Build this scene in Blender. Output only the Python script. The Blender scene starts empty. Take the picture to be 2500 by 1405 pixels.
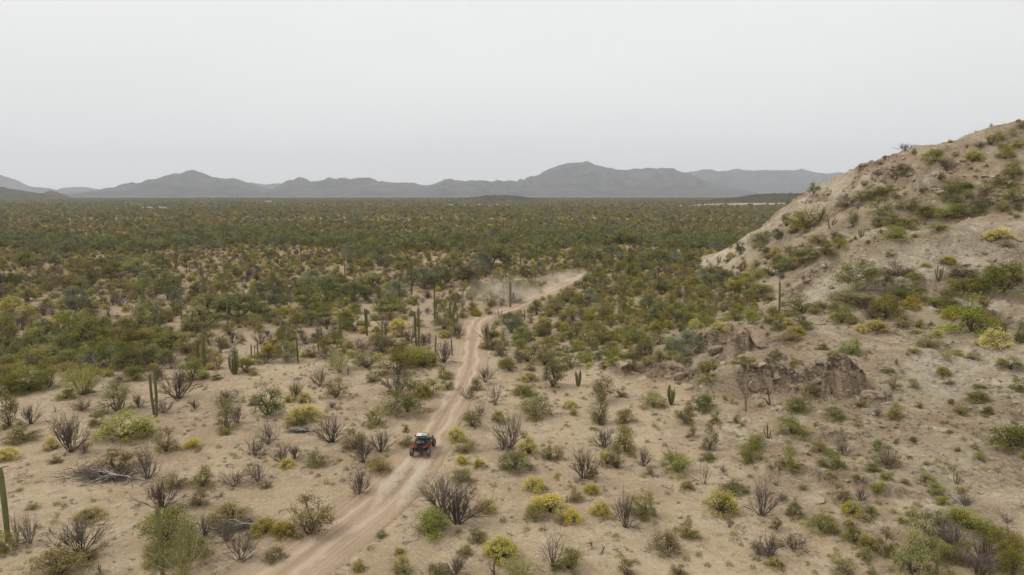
import bpy, bmesh, math, random
import numpy as np
from mathutils import Vector, Matrix, Euler

random.seed(11)
rng = np.random.default_rng(11)
R = math.radians
scene = bpy.context.scene
COL = scene.collection

# ------------------------------------------------------------------ camera
CAM_Z = 25.0
FPX = 1667.0                    # focal length in pixels of the 2500 px wide photograph
HORIZON = 472.0
PITCH = math.atan((702.5 - HORIZON) / FPX)
cam_d = bpy.data.cameras.new('camera')
cam_d.sensor_width = 36.0
cam_d.lens = 36.0 * FPX / 2500.0
cam_d.clip_start = 0.5
cam_d.clip_end = 60000.0
cam = bpy.data.objects.new('camera', cam_d)
COL.objects.link(cam)
cam.location = (0, 0, CAM_Z)
cam.rotation_euler = (math.pi / 2 - PITCH, 0, 0)
scene.camera = cam

# ------------------------------------------------------------------ sky and sun (thin bright overcast)
SUN_EL, SUN_AZ = R(47), R(-88)          # azimuth measured from the view direction, clockwise
world = bpy.data.worlds.new('World')
scene.world = world
world.use_nodes = True
wn, wl = world.node_tree.nodes, world.node_tree.links
wn.clear()
w_out = wn.new('ShaderNodeOutputWorld')
w_bg = wn.new('ShaderNodeBackground')
w_bg.inputs['Strength'].default_value = 0.1
w_sky = wn.new('ShaderNodeTexSky')
w_sky.sky_type = 'NISHITA'
w_sky.sun_disc = False
w_sky.sun_elevation = SUN_EL
w_sky.sun_rotation = SUN_AZ
w_sky.dust_density = 3.0
w_hs = wn.new('ShaderNodeHueSaturation')
w_hs.inputs['Saturation'].default_value = 0.25
wl.new(w_sky.outputs['Color'], w_hs.inputs['Color'])
w_tc = wn.new('ShaderNodeTexCoord')
w_sep = wn.new('ShaderNodeSeparateXYZ')
wl.new(w_tc.outputs['Generated'], w_sep.inputs[0])
w_ramp = wn.new('ShaderNodeMapRange')               # overcast deck: brighter overhead
w_ramp.inputs['From Min'].default_value = 0.0
w_ramp.inputs['From Max'].default_value = 1.0
w_ramp.inputs['To Min'].default_value = 8.35
w_ramp.inputs['To Max'].default_value = 12.8
wl.new(w_sep.outputs['Z'], w_ramp.inputs['Value'])
w_map = wn.new('ShaderNodeMapping')
w_map.inputs['Scale'].default_value = (1.0, 1.0, 3.5)
wl.new(w_tc.outputs['Generated'], w_map.inputs['Vector'])
w_noise = wn.new('ShaderNodeTexNoise')
w_noise.inputs['Scale'].default_value = 1.3
w_noise.inputs['Detail'].default_value = 5.0
w_noise.inputs['Roughness'].default_value = 0.5
wl.new(w_map.outputs[0], w_noise.inputs['Vector'])
w_nr = wn.new('ShaderNodeMapRange')
w_nr.inputs['From Min'].default_value = 0.3
w_nr.inputs['From Max'].default_value = 0.7
w_nr.inputs['To Min'].default_value = 0.95
w_nr.inputs['To Max'].default_value = 1.045
wl.new(w_noise.outputs['Fac'], w_nr.inputs['Value'])
w_mul = wn.new('ShaderNodeMath'); w_mul.operation = 'MULTIPLY'
wl.new(w_ramp.outputs[0], w_mul.inputs[0]); wl.new(w_nr.outputs[0], w_mul.inputs[1])
w_col = wn.new('ShaderNodeVectorMath'); w_col.operation = 'SCALE'
w_col.inputs[0].default_value = (0.995, 1.0, 0.995)
wl.new(w_mul.outputs[0], w_col.inputs['Scale'])
w_mix = wn.new('ShaderNodeMixRGB')
w_mix.inputs['Fac'].default_value = 0.90
wl.new(w_hs.outputs['Color'], w_mix.inputs['Color1'])
wl.new(w_col.outputs[0], w_mix.inputs['Color2'])
wl.new(w_mix.outputs[0], w_bg.inputs['Color'])
wl.new(w_bg.outputs[0], w_out.inputs['Surface'])

sun_d = bpy.data.lights.new('sun', 'SUN')
sun_d.energy = 1.5
sun_d.angle = R(13)
sun_d.color = (1.0, 0.95, 0.88)
sun = bpy.data.objects.new('sun', sun_d)
COL.objects.link(sun)
_sd = Vector((math.sin(SUN_AZ) * math.cos(SUN_EL), math.cos(SUN_AZ) * math.cos(SUN_EL), math.sin(SUN_EL)))
sun.rotation_euler = (-_sd).to_track_quat('-Z', 'Y').to_euler()
sun.location = (0, 0, 300)

vs = scene.view_settings
vs.view_transform = 'Standard'
vs.look = 'None'
vs.exposure = 0.0
vs.gamma = 1.0
vs.use_curve_mapping = False
cy = scene.cycles
cy.use_denoising = True
cy.max_bounces = 6
cy.diffuse_bounces = 3
cy.glossy_bounces = 2
cy.transmission_bounces = 2
cy.volume_bounces = 1
cy.transparent_max_bounces = 6
cy.caustics_reflective = False
cy.caustics_refractive = False
cy.volume_step_rate = 1.0
cy.volume_max_steps = 128

# ------------------------------------------------------------------ small helpers
def tag(o, label=None, cat=None, group=None, kind=None):
    if label: o['label'] = label
    if cat: o['category'] = cat
    if group: o['group'] = group
    if kind: o['kind'] = kind
    return o

def mesh_from(name, v, f, mat=None, smooth=False):
    me = bpy.data.meshes.new(name)
    v = np.asarray(v, dtype=np.float32)
    if isinstance(f, np.ndarray) and f.ndim == 2:
        n, k = f.shape
        me.vertices.add(len(v)); me.vertices.foreach_set('co', v.ravel())
        me.loops.add(n * k); me.loops.foreach_set('vertex_index', f.ravel().astype(np.int32))
        me.polygons.add(n)
        me.polygons.foreach_set('loop_start', np.arange(0, n * k, k, dtype=np.int32))
        me.update(calc_edges=True)
    else:
        me.from_pydata(v.tolist(), [], [list(map(int, q)) for q in f])
    if smooth:
        me.polygons.foreach_set('use_smooth', np.ones(len(me.polygons), dtype=bool))
    if mat: me.materials.append(mat)
    me.update()
    return me

def link(name, data, parent=None, loc=(0, 0, 0), rot=(0, 0, 0), scale=(1, 1, 1)):
    o = bpy.data.objects.new(name, data)
    COL.objects.link(o)
    o.location = loc; o.rotation_euler = rot; o.scale = scale
    if parent: o.parent = parent
    return o

def add_attr(me, name, values, domain='POINT'):
    a = me.attributes.new(name, 'FLOAT', domain)
    a.data.foreach_set('value', np.asarray(values, dtype=np.float32))

def sstep(a, b, x):
    t = np.clip((x - a) / (b - a), 0, 1)
    return t * t * (3 - 2 * t)

# gradient noise on numpy arrays
_P = rng.permutation(512).astype(np.int64)
_P = np.concatenate([_P, _P, _P])
_ga = rng.random(512) * 2 * math.pi
_GX, _GY = np.cos(_ga), np.sin(_ga)
def perlin(x, y):
    xi = np.floor(x).astype(np.int64); yi = np.floor(y).astype(np.int64)
    xf = x - xi; yf = y - yi
    u = xf * xf * xf * (xf * (xf * 6 - 15) + 10); w = yf * yf * yf * (yf * (yf * 6 - 15) + 10)
    def g(ix, iy, fx, fy):
        h = _P[(_P[ix & 511] + iy) & 511]
        return _GX[h] * fx + _GY[h] * fy
    a = g(xi, yi, xf, yf); b = g(xi + 1, yi, xf - 1, yf)
    c = g(xi, yi + 1, xf, yf - 1); d = g(xi + 1, yi + 1, xf - 1, yf - 1)
    return ((a + (b - a) * u) + ((c + (d - c) * u) - (a + (b - a) * u)) * w) * 1.5

def fbm(x, y, octv=4, gain=0.5, lac=2.03):
    s = np.zeros_like(x, dtype=float); a = 1.0; t = 0
    for k in range(octv):
        s += a * perlin(x + 17.3 * k, y - 9.1 * k); t += a
        a *= gain; x = x * lac; y = y * lac
    return s / t * 1.4

def ridged(x, y, octv=4, gain=0.5):
    s = np.zeros_like(x, dtype=float); a = 1.0; t = 0
    for k in range(octv):
        s += a * (1 - np.abs(perlin(x + 31.7 * k, y + 5.3 * k)) * 2); t += a
        a *= gain; x = x * 2.1; y = y * 2.1
    return s / t

# pixel of the photograph -> ray ; used to survey where things stand on the ground
CT, ST = math.cos(PITCH), math.sin(PITCH)
def ray(px, py):
    u = (px - 1250.0) / FPX; v = (702.5 - py) / FPX
    return u, CT + v * ST, -ST + v * CT
def at_depth(px, py, y):
    dx, dy, dz = ray(px, py); t = y / dy
    return (dx * t, y, CAM_Z + dz * t)
def flat(px, py):
    dx, dy, dz = ray(px, py); t = -CAM_Z / dz
    return (dx * t, dy * t, 0.0)
# ------------------------------------------------------------------ terrain
# surveyed points of the hill: (pixel x, pixel y, distance ahead)
RIDGE = [(1690,652,232),(1750,622,226),(1815,590,221),(1880,545,216),(1950,492,211),(2020,455,206),(2090,408,201),
         (2180,385,196),(2260,362,193),(2340,343,190),(2420,318,188),(2500,295,186),(2620,262,184),(2760,232,182)]
BENCH = [(1720,690,205),(1800,690,188),(1900,660,172),(2000,617,166),(2100,587,161),(2250,557,158),(2400,527,155),(2500,512,153),(2640,500,152)]
FACE = [(1850,600,203),(1960,560,188),(2080,500,181),(2200,460,176),(2330,440,172),(2460,420,170),(2600,400,168)]
CREST2 = [(1850,745,138),(1960,702,134),(2060,640,134),(2150,595,134),(2300,568,134),(2400,548,133),(2500,533,132),(2640,515,131)]
LOW = [(1900,778,118),(2100,760,112),(2300,760,108),(2500,740,106),(2300,670,119),(2500,640,118),(2100,682,123),(2000,720,126),
       (2000,800,103),(2200,820,98),(2400,830,92),(2500,830,90),(2100,880,86),(2300,930,78),(2500,930,76),(2500,1050,64),
       (2200,1050,66),(2000,1050,67.5),(1900,1120,60),(2200,1200,53),(2500,1200,52),(2500,1405,41.2),(1780,800,106),(1700,858,100.5),
       (1600,905,93.5),(1900,860,92),(2650,1000,66),(2650,800,90),(2700,640,115)]
FLATPX = [(1450,900),(1500,1000),(1560,1100),(1650,1180),(1800,1280),(2000,1380),(1500,820),(1560,760),(1620,700),(1640,665),(1500,700),
          (1300,760),(1300,1000),(1300,1300),(1600,1300),(1000,700),(1000,1000),(1000,1300),(600,700),(600,1000),(100,700),(100,1000),
          (1500,640),(1200,620),(600,620)]
cp = [at_depth(*p) for p in RIDGE + BENCH + FACE + CREST2 + LOW]
for (px, py, d) in RIDGE:                                   # the far flank behind the crest
    x, y, z = at_depth(px, py, d)
    cp.append((x + 20, y + 45, z * 0.62)); cp.append((x + 45, y + 105, z * 0.22)); cp.append((x + 60, y + 170, 0))
for (px, py, d) in CREST2[1:]:                             # a shallow trough behind the nearer crest
    x, y, z = at_depth(px, py, d); cp.append((x + 3, y + 10, z - 3.6))
cp += [flat(*p) for p in FLATPX]
cp += [(300, 60, 20), (300, 150, 42), (260, 20, 8), (300, 260, 25), (330, 380, 3), (150, -30, 2), (60, 20, 0), (0, 10, 0), (-200, 60, 0),
       (-250, 250, 0), (-100, 430, 0), (60, 430, 0), (160, 480, 0), (280, 500, 0), (420, 150, 40), (420, 400, 0), (420, -50, 5), (-260, 420, 0), (-260, -60, 0), (100, -60, 0)]
cp = np.array(cp, float)
def _phi(r2):
    return r2 * np.log(r2 + 1e-9) * 0.5
_s = 100.0
P2 = cp[:, :2] / _s
D2 = ((P2[:, None] - P2[None]) ** 2).sum(-1)
n = len(cp)
A = np.zeros((n + 3, n + 3))
A[:n, :n] = _phi(D2) + np.eye(n) * 2e-5
A[:n, n] = 1; A[:n, n + 1:] = P2; A[n, :n] = 1; A[n + 1:, :n] = P2.T
coef = np.linalg.solve(A, np.concatenate([cp[:, 2], [0, 0, 0]]))
GX0, GY0, GS = -300.0, -80.0, 2.5
gx = np.arange(GX0, 440, GS); gy = np.arange(GY0, 560, GS)
MX, MY = np.meshgrid(gx, gy)                                # [iy, ix]
Q = np.stack([MX.ravel(), MY.ravel()], 1) / _s
TP = np.empty(len(Q))
for i in range(0, len(Q), 20000):
    q = Q[i:i + 20000]
    TP[i:i + 20000] = _phi(((q[:, None] - P2[None]) ** 2).sum(-1)) @ coef[:n] + coef[n] + q @ coef[n + 1:]
TP = TP.reshape(MX.shape)
TP = np.where(TP > 0, TP, TP * 0.12)
_w = sstep(-255, -180, MX) * (1 - sstep(360, 425, MX)) * sstep(-70, -20, MY) * (1 - sstep(430, 520, MY))
TP *= _w
def _cub(t):
    return np.stack([-0.5 * t + t * t - 0.5 * t ** 3, 1 - 2.5 * t * t + 1.5 * t ** 3, 0.5 * t + 2 * t * t - 1.5 * t ** 3, -0.5 * t * t + 0.5 * t ** 3], 0)
def hill_base(x, y):
    fx = np.clip((x - GX0) / GS, 1.001, len(gx) - 3.001); fy = np.clip((y - GY0) / GS, 1.001, len(gy) - 3.001)
    ix = fx.astype(int); iy = fy.astype(int); cx = _cub(fx - ix); cyy = _cub(fy - iy)
    s = 0
    for a in range(4):
        r = 0
        for b in range(4):
            r = r + cx[b] * TP[iy - 1 + a, ix - 1 + b]
        s = s + cyy[a] * r
    return s

def smooth_height(x, y):
    return hill_base(x, y) + 0.28 * perlin(x / 37, y / 37) * (1 - sstep(400, 900, np.hypot(x, y))) + 0.10 * perlin(x / 11 + 5, y / 11)

def hit(px, py, fn=None, zoff=0.0):
    """where the line of sight of a photo pixel meets the ground"""
    fn = fn or smooth_height
    dx, dy, dz = ray(px, py)
    ts = 30 * 1.012 ** np.arange(0, 560)
    zs = CAM_Z + dz * ts
    g = fn(dx * ts, dy * ts) + zoff
    k = np.argmax(zs < g)
    if not (zs < g).any():
        return None
    t0, t1 = ts[max(k - 1, 0)], ts[k]
    for _ in range(16):
        tm = 0.5 * (t0 + t1)
        if CAM_Z + dz * tm < fn(np.array([dx * tm]), np.array([dy * tm]))[0] + zoff: t1 = tm
        else: t0 = tm
    return (dx * t1, dy * t1, CAM_Z + dz * t1)

# rocky scarps (steps in the slope): foot line in photo pixels, height, width of the face, length of the back slope, darkness
SCARPS = [
    ([(1638,838),(1665,852),(1700,858),(1745,870),(1790,872),(1835,858),(1872,842)], 3.2, 1.1, 8.0, 0.75),
    ([(1480,925),(1560,922),(1620,935),(1680,946),(1740,950),(1810,940)], 2.2, 2.6, 9.0, 0.5),
    ([(1800,985),(1845,968),(1900,958),(1960,968),(2020,975),(2085,972),(2130,952),(2160,930)], 4.2, 2.4, 11.0, 0.6),
    ([(2110,985),(2150,990),(2200,978)], 0.8, 0.8, 4.0, 0.5),
    ([(2000,1085),(2080,1080),(2160,1070)], 0.7, 1.2, 5.0, 0.25),
    ([(1820,1165),(1950,1180),(2080,1200),(2200,1225),(2300,1250)], 0.55, 1.6, 5.0, 0.15),
    ([(2090,612),(2130,602),(2190,592),(2215,590)], 1.6, 1.2, 6.0, 0.9),
    ([(1910,735),(1960,712),(1990,690),(2030,668),(2060,650)], 1.4, 1.5, 5.0, 0.7),
    ([(2190,508),(2230,492),(2290,470),(2320,462)], 2.6, 1.8, 8.0, 1.0),
    ([(2100,470),(2150,435),(2210,420),(2240,418)], 2.0, 1.5, 7.0, 0.9),
    ([(2290,420),(2330,405),(2360,398),(2390,385)], 2.0, 1.5, 8.0, 0.9),
    ([(2060,470),(2095,448),(2140,425)], 1.5, 1.2, 6.0, 0.7),
    ([(1960,498),(1990,488),(2030,470)], 1.6, 1.4, 5.0, 0.8),
    ([(2080,425),(2110,412),(2160,400),(2220,388)], 1.5, 1.2, 6.0, 0.9),
    ([(2330,520),(2400,480),(2450,460)], 1.2, 1.5, 8.0, 0.4),
    ([(2170,800),(2220,800),(2270,795)], 0.6, 0.8, 4.0, 0.4),
    ([(2280,850),(2330,845),(2370,850)], 0.6, 0.8, 4.0, 0.4),
]
_SC = []
for pts, h, wd, back, dk in SCARPS:
    w3 = [hit(px, py) for px, py in pts]
    w3 = [p for p in w3 if p]
    _SC.append((np.array(w3)[:, :2], h, wd, back, dk))

def scarp_fields(x, y):
    dz = np.zeros_like(x); dark = np.zeros_like(x)
    for pl, h, wd, back, dk in _SC:
        lo = pl.min(0) - back - 6; hi = pl.max(0) + back + 6
        m = (x > lo[0]) & (x < hi[0]) & (y > lo[1]) & (y < hi[1])
        if not m.any(): continue
        xx, yy = x[m], y[m]
        wob = 1.1 * fbm(xx / 3.1, yy / 3.1 + 3, 3)
        best = np.full(xx.shape, 1e9); sd = np.zeros(xx.shape); endf = np.ones(xx.shape); alng = np.zeros(xx.shape)
        L = np.hypot(*np.diff(pl, axis=0).T); cum = np.concatenate([[0], np.cumsum(L)]); tot = cum[-1]
        for k in range(len(pl) - 1):
            a, b = pl[k], pl[k + 1]; d = b - a; l2 = (d * d).sum()
            tt = ((xx - a[0]) * d[0] + (yy - a[1]) * d[1]) / l2
            tc = np.clip(tt, 0, 1)
            qx = a[0] + tc * d[0]; qy = a[1] + tc * d[1]
            dist = np.hypot(xx - qx, yy - qy)
            side = np.sign(d[0] * (yy - a[1]) - d[1] * (xx - a[0]))
            u = (dist < best)
            best = np.where(u, dist, best); sd = np.where(u, dist * side, sd)
            s = (cum[k] + tc * L[k]) / tot
            alng = np.where(u, cum[k] + tc * L[k], alng)
            endf = np.where(u, sstep(0, 0.16, s) * sstep(0, 0.16, 1 - s), endf)
        s = sd + wob + 0.55 * (ridged(alng / 1.3, alng * 0 + h, 3) - 0.4) * np.clip(wd, 0.5, 2)
        rise = sstep(0, wd, s)
        fall = 1 - sstep(wd, back, s)
        hh = h * (0.75 + 0.5 * perlin(xx / 4.0, yy / 4.0 + 40))
        near = (best < back + 3)
        dz[m] += np.where(near, rise * fall * endf * hh, 0)
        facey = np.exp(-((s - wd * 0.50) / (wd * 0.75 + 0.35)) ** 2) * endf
        lip = np.exp(-((s - wd * 0.80) / (0.28 * wd + 0.15)) ** 2) * endf  # dark band at the lip: weathered rock plus painted shade of an overhang
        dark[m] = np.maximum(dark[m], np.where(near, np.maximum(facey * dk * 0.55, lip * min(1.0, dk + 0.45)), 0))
    return dz, dark

# the dirt track: (pixel x, pixel y, half width in metres)
TRACK_PX = [(470,1560,2.9),(585,1470,2.9),(700,1390,2.9),(790,1325,2.9),(870,1265,2.8),(945,1200,2.7),(1000,1140,2.5),(1038,1085,2.4),(1072,1030,2.3),
            (1100,985,2.2),(1125,945,2.3),(1142,905,2.6),(1150,865,2.5),(1153,830,2.4),(1157,800,2.5),(1172,778,2.6),(1215,763,2.3),(1255,750,1.9),
            (1295,733,1.8),(1335,713,1.8),(1375,694,1.8),(1410,678,1.8),(1440,665,1.8)]
def catmull(p, n):
    p = np.asarray(p, float); out = []
    q = np.concatenate([[2 * p[0] - p[1]], p, [2 * p[-1] - p[-2]]])
    for i in range(len(p) - 1):
        a, b, c, d = q[i:i + 4]
        for t in np.linspace(0, 1, n, endpoint=False):
            out.append(0.5 * (2 * b + (c - a) * t + (2 * a - 5 * b + 4 * c - d) * t * t + (3 * b - a - 3 * c + d) * t ** 3))
    out.append(p[-1])
    return np.array(out)
_tp = [(*flat(px, py)[:2], w) for px, py, w in TRACK_PX]
TRACK = catmull(_tp, 14)                                    # x, y, half width
def track_dist(x, y):
    """distance to the middle of the track divided by its half width"""
    best = np.full(np.shape(x), 1e9)
    for k in range(0, len(TRACK), 3):
        q = TRACK[k]
        best = np.minimum(best, np.hypot(x - q[0], y - q[1]) / q[2])
    return best

def height_full(x, y):
    r = np.hypot(x, y)
    base = smooth_height(x, y)
    hb = np.maximum(hill_base(x, y), 0)
    sz, dark = scarp_fields(x, y)
    n9 = fbm(x / 9, y / 9, 3)
    rock = np.clip(sstep(0.10, 1.5, hb + 0.7 * n9), 0, 1)
    rock = np.maximum(rock, np.maximum(sstep(0.1, 0.6, dark), sstep(0.12, 0.5, sz)))
    up = sstep(3, 12, hb)
    # slabs and gullies run down along the spur
    wx = x + 2.2 * perlin(x / 14 + 9, y / 14); wy = y + 2.2 * perlin(x / 14, y / 14 + 4)
    s_ = 0.65 * wx - 0.76 * wy; t_ = 0.76 * wx + 0.65 * wy
    slab = ridged(s_ / 34.0, t_ / 11.0, 3)
    slab2 = ridged(s_ / 11.0 + 7, t_ / 3.6, 3)
    rough = fbm(x / 5.0, y / 5.0, 5, 0.6)
    big = fbm(x / 19.0, y / 19.0, 3)
    block = ridged(x / 3.2 + 0.6 * n9, y / 3.2 + 0.4 * base, 4, 0.6)
    patch = sstep(-0.15, 0.45, fbm(x / 13 + 40, y / 13, 3))
    rk = rock * (0.45 * rough + 2.8 * (slab - 0.45) * up + 1.0 * (slab2 - 0.45) * (0.30 + up * 0.70) + 1.3 * big * up + (0.28 + 1.1 * patch) * (block - 0.4) * (0.45 + 0.55 * up))
    # tilted ledges
    q = (base + 0.20 * t_ + 1.6 * n9 + 0.5 * rough) / 2.4
    f = q - np.floor(q)
    ledge = (np.floor(q) + sstep(0.50, 0.92, f) - q) * 2.4
    rk += rock * ledge * sstep(-0.1, 0.5, fbm(x / 16 + 11, y / 16 - 7, 3)) * (0.45 + 0.85 * up)
    crag = sstep(0.05, 0.6, dark)
    rk += crag * (0.7 * ridged(x / 1.5, y / 1.5, 3) - 0.35 + 0.25 * fbm(x / 0.6, y / 0.6, 2))
    nearf = 1 - sstep(300, 500, r)
    sand = (0.10 * fbm(x / 1.5, y / 1.5, 4, 0.6) + 0.09 * perlin(x / 4.3, y / 4.3)) * (1 - rock) * nearf
    z = base + sz + rk + sand - 1.6 * sstep(18, 40, hb)
    m = (np.abs(x) < 75) & (y > 20) & (y < 270)
    if m.any():
        td = track_dist(x[m], y[m])
        bed = 1 - sstep(0.85, 1.30, td)
        z = z.copy(); z[m] = z[m] - bed * (0.14 + sand[m])
    return z, rock, np.clip(dark, 0, 1), rough

_fine = 860
ang_f = np.linspace(R(-43), R(43), _fine)
ang_c = np.linspace(R(43), R(317), 40)[1:-1]
ang = np.concatenate([ang_f, ang_c])
rad = np.concatenate([np.linspace(2, 27, 6), 30 * np.exp(np.arange(0, 640) * math.log(300 / 30) / 640), 300 * np.exp(np.arange(0, 110) / 109 * math.log(11500 / 300))])
AA, RR = np.meshgrid(ang, rad)
TX, TY = np.sin(AA) * RR, np.cos(AA) * RR
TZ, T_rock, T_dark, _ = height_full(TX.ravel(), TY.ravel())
nr, na = RR.shape
verts = np.stack([TX.ravel(), TY.ravel(), TZ], 1)
ii, jj = np.meshgrid(np.arange(nr - 1), np.arange(na), indexing='ij')
j2 = (jj + 1) % na
quads = np.stack([ii * na + jj, (ii + 1) * na + jj, (ii + 1) * na + j2, ii * na + j2], -1).reshape(-1, 4)[:, ::-1]
verts = np.concatenate([verts, [[0, 0, TZ[:na].mean()]]])

def node_mat(name):
    m = bpy.data.materials.new(name); m.use_nodes = True
    nt = m.node_tree; nt.nodes.clear()
    out = nt.nodes.new('ShaderNodeOutputMaterial')
    return m, nt.nodes, nt.links, out
def N(ns, t, **kw):
    nd = ns.new(t)
    for k, v in kw.items():
        if k.startswith('i_'):
            nd.inputs[int(k[2:]) if k[2:].isdigit() else k[2:].replace('_', ' ')].default_value = v
        else:
            setattr(nd, k, v)
    return nd
def noise(ns, ls, vec, scale, detail=4, rough=0.55, dist=0.0):
    nd = N(ns, 'ShaderNodeTexNoise'); nd.inputs['Scale'].default_value = scale; nd.inputs['Detail'].default_value = detail
    nd.inputs['Roughness'].default_value = rough; nd.inputs['Distortion'].default_value = dist
    ls.new(vec, nd.inputs['Vector']); return nd.outputs['Fac']
def mapr(ns, ls, val, a, b, c=0.0, d=1.0, smooth=True):
    nd = N(ns, 'ShaderNodeMapRange'); nd.interpolation_type = 'SMOOTHSTEP' if smooth else 'LINEAR'
    nd.inputs['From Min'].default_value = a; nd.inputs['From Max'].default_value = b
    nd.inputs['To Min'].default_value = c; nd.inputs['To Max'].default_value = d
    ls.new(val, nd.inputs['Value']); return nd.outputs[0]
def mix(ns, ls, fac, a, b, blend='MIX'):
    nd = N(ns, 'ShaderNodeMixRGB'); nd.blend_type = blend
    for sock, val in ((nd.inputs['Fac'], fac), (nd.inputs['Color1'], a), (nd.inputs['Color2'], b)):
        if hasattr(val, 'is_linked') or isinstance(val, bpy.types.NodeSocket): ls.new(val, sock)
        elif isinstance(val, (int, float)): sock.default_value = val
        else: sock.default_value = (*val, 1.0) if len(val) == 3 else val
    return nd.outputs[0]
def math2(ns, ls, op, a, b):
    nd = N(ns, 'ShaderNodeMath'); nd.operation = op
    for i, val in enumerate((a, b)):
        if isinstance(val, bpy.types.NodeSocket): ls.new(val, nd.inputs[i])
        else: nd.inputs[i].default_value = val
    return nd.outputs[0]

def ground_material():
    m, ns, ls, out = node_mat('desert_ground')
    geo = N(ns, 'ShaderNodeNewGeometry'); P = geo.outputs['Position']
    at = lambda nm: (lambda nd: nd.outputs['Fac'])(N(ns, 'ShaderNodeAttribute', attribute_name=nm))
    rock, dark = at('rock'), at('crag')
    # sand
    c = mix(ns, ls, mapr(ns, ls, noise(ns, ls, P, 0.05, 6, 0.6, 0.6), 0.36, 0.66), (0.410, 0.318, 0.203), (0.305, 0.220, 0.136))
    c = mix(ns, ls, mapr(ns, ls, noise(ns, ls, P, 0.30, 6, 0.7, 0.8), 0.46, 0.70, 0, 0.8), c, (0.445, 0.355, 0.235))
    c = mix(ns, ls, mapr(ns, ls, noise(ns, ls, P, 0.75, 7, 0.75, 0.4), 0.50, 0.68, 0, 0.85), c, (0.255, 0.190, 0.126))
    c = mix(ns, ls, mapr(ns, ls, noise(ns, ls, P, 2.6, 5, 0.75), 0.53, 0.68, 0, 0.75), c, (0.210, 0.158, 0.105))
    c = mix(ns, ls, mapr(ns, ls, noise(ns, ls, P, 5.0, 3, 0.7), 0.57, 0.68, 0, 0.7), c, (0.56, 0.475, 0.36))
    vo = N(ns, 'ShaderNodeTexVoronoi'); vo.inputs['Scale'].default_value = 2.3; ls.new(P, vo.inputs['Vector'])
    c = mix(ns, ls, mapr(ns, ls, vo.outputs['Distance'], 0.16, 0.07, 0, 0.8), c, (0.16, 0.125, 0.09))
    ln0 = N(ns, 'ShaderNodeVectorMath', operation='LENGTH'); ls.new(P, ln0.inputs[0])
    silt = math2(ns, ls, 'MULTIPLY', mapr(ns, ls, ln0.outputs['Value'], 85, 230), mapr(ns, ls, noise(ns, ls, P, 0.03, 4, 0.6), 0.3, 0.6, 0.45, 0.95))
    c = mix(ns, ls, silt, c, mix(ns, ls, mapr(ns, ls, noise(ns, ls, P, 0.5, 6, 0.7), 0.4, 0.65), (0.310, 0.222, 0.152), (0.235, 0.165, 0.112)))
    # rock
    rs = N(ns, 'ShaderNodeMapping'); rs.inputs['Scale'].default_value = (1.0, 1.0, 2.6); ls.new(P, rs.inputs['Vector']); RP = rs.outputs[0]
    k = mix(ns, ls, mapr(ns, ls, noise(ns, ls, RP, 0.07, 5, 0.6, 0.6), 0.40, 0.62), (0.490, 0.395, 0.265), (0.425, 0.305, 0.200))
    k = mix(ns, ls, mapr(ns, ls, noise(ns, ls, RP, 0.22, 6, 0.65, 0.4), 0.50, 0.66), k, (0.560, 0.470, 0.335))
    k = mix(ns, ls, mapr(ns, ls, noise(ns, ls, RP, 0.55, 6, 0.7, 0.3), 0.55, 0.70, 0, 0.8), k, (0.285, 0.215, 0.145))
    k = mix(ns, ls, mapr(ns, ls, noise(ns, ls, RP, 1.9, 5, 0.75), 0.58, 0.70, 0, 0.8), k, (0.160, 0.122, 0.086))
    k = mix(ns, ls, mapr(ns, ls, noise(ns, ls, RP, 3.3, 4, 0.7), 0.60, 0.74, 0, 0.7), k, (0.56, 0.49, 0.39))
    k = mix(ns, ls, math2(ns, ls, 'MULTIPLY', at('pale'), mapr(ns, ls, noise(ns, ls, RP, 0.9, 6, 0.7), 0.42, 0.70, 1.0, 0.25)), k, mix(ns, ls, mapr(ns, ls, noise(ns, ls, RP, 0.3, 4, 0.6), 0.4, 0.6), (0.640, 0.555, 0.425), (0.555, 0.455, 0.330)))
    # weathered dark crags, with overhang shade painted into the upper face and lip
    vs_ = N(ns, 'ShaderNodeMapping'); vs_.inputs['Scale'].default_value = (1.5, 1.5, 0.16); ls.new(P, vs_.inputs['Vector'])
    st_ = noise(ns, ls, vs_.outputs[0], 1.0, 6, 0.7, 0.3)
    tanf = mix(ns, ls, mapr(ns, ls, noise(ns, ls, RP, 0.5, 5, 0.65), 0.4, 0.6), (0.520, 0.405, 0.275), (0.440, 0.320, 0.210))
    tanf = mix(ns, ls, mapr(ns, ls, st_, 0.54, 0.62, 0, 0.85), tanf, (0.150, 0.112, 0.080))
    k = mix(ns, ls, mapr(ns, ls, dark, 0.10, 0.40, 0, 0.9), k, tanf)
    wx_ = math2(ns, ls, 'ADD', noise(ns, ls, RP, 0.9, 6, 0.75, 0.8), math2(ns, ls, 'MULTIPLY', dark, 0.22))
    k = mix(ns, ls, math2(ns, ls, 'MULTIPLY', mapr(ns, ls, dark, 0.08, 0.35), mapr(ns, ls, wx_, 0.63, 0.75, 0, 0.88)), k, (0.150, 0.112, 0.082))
    # joints and cracks in the bedrock
    wv_ = N(ns, 'ShaderNodeTexNoise'); wv_.inputs['Scale'].default_value = 0.5; wv_.inputs['Detail'].default_value = 4; ls.new(P, wv_.inputs['Vector'])
    wa_ = N(ns, 'ShaderNodeVectorMath', operation='MULTIPLY_ADD'); wa_.inputs[1].default_value = (2.2, 2.2, 2.2); ls.new(wv_.outputs['Color'], wa_.inputs[0]); ls.new(P, wa_.inputs[2])
    wm_ = N(ns, 'ShaderNodeMapping'); wm_.inputs['Scale'].default_value = (0.75, 0.5, 1.3); wm_.inputs['Rotation'].default_value = (0.2, 0.3, 0.7); ls.new(wa_.outputs[0], wm_.inputs['Vector'])
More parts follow.
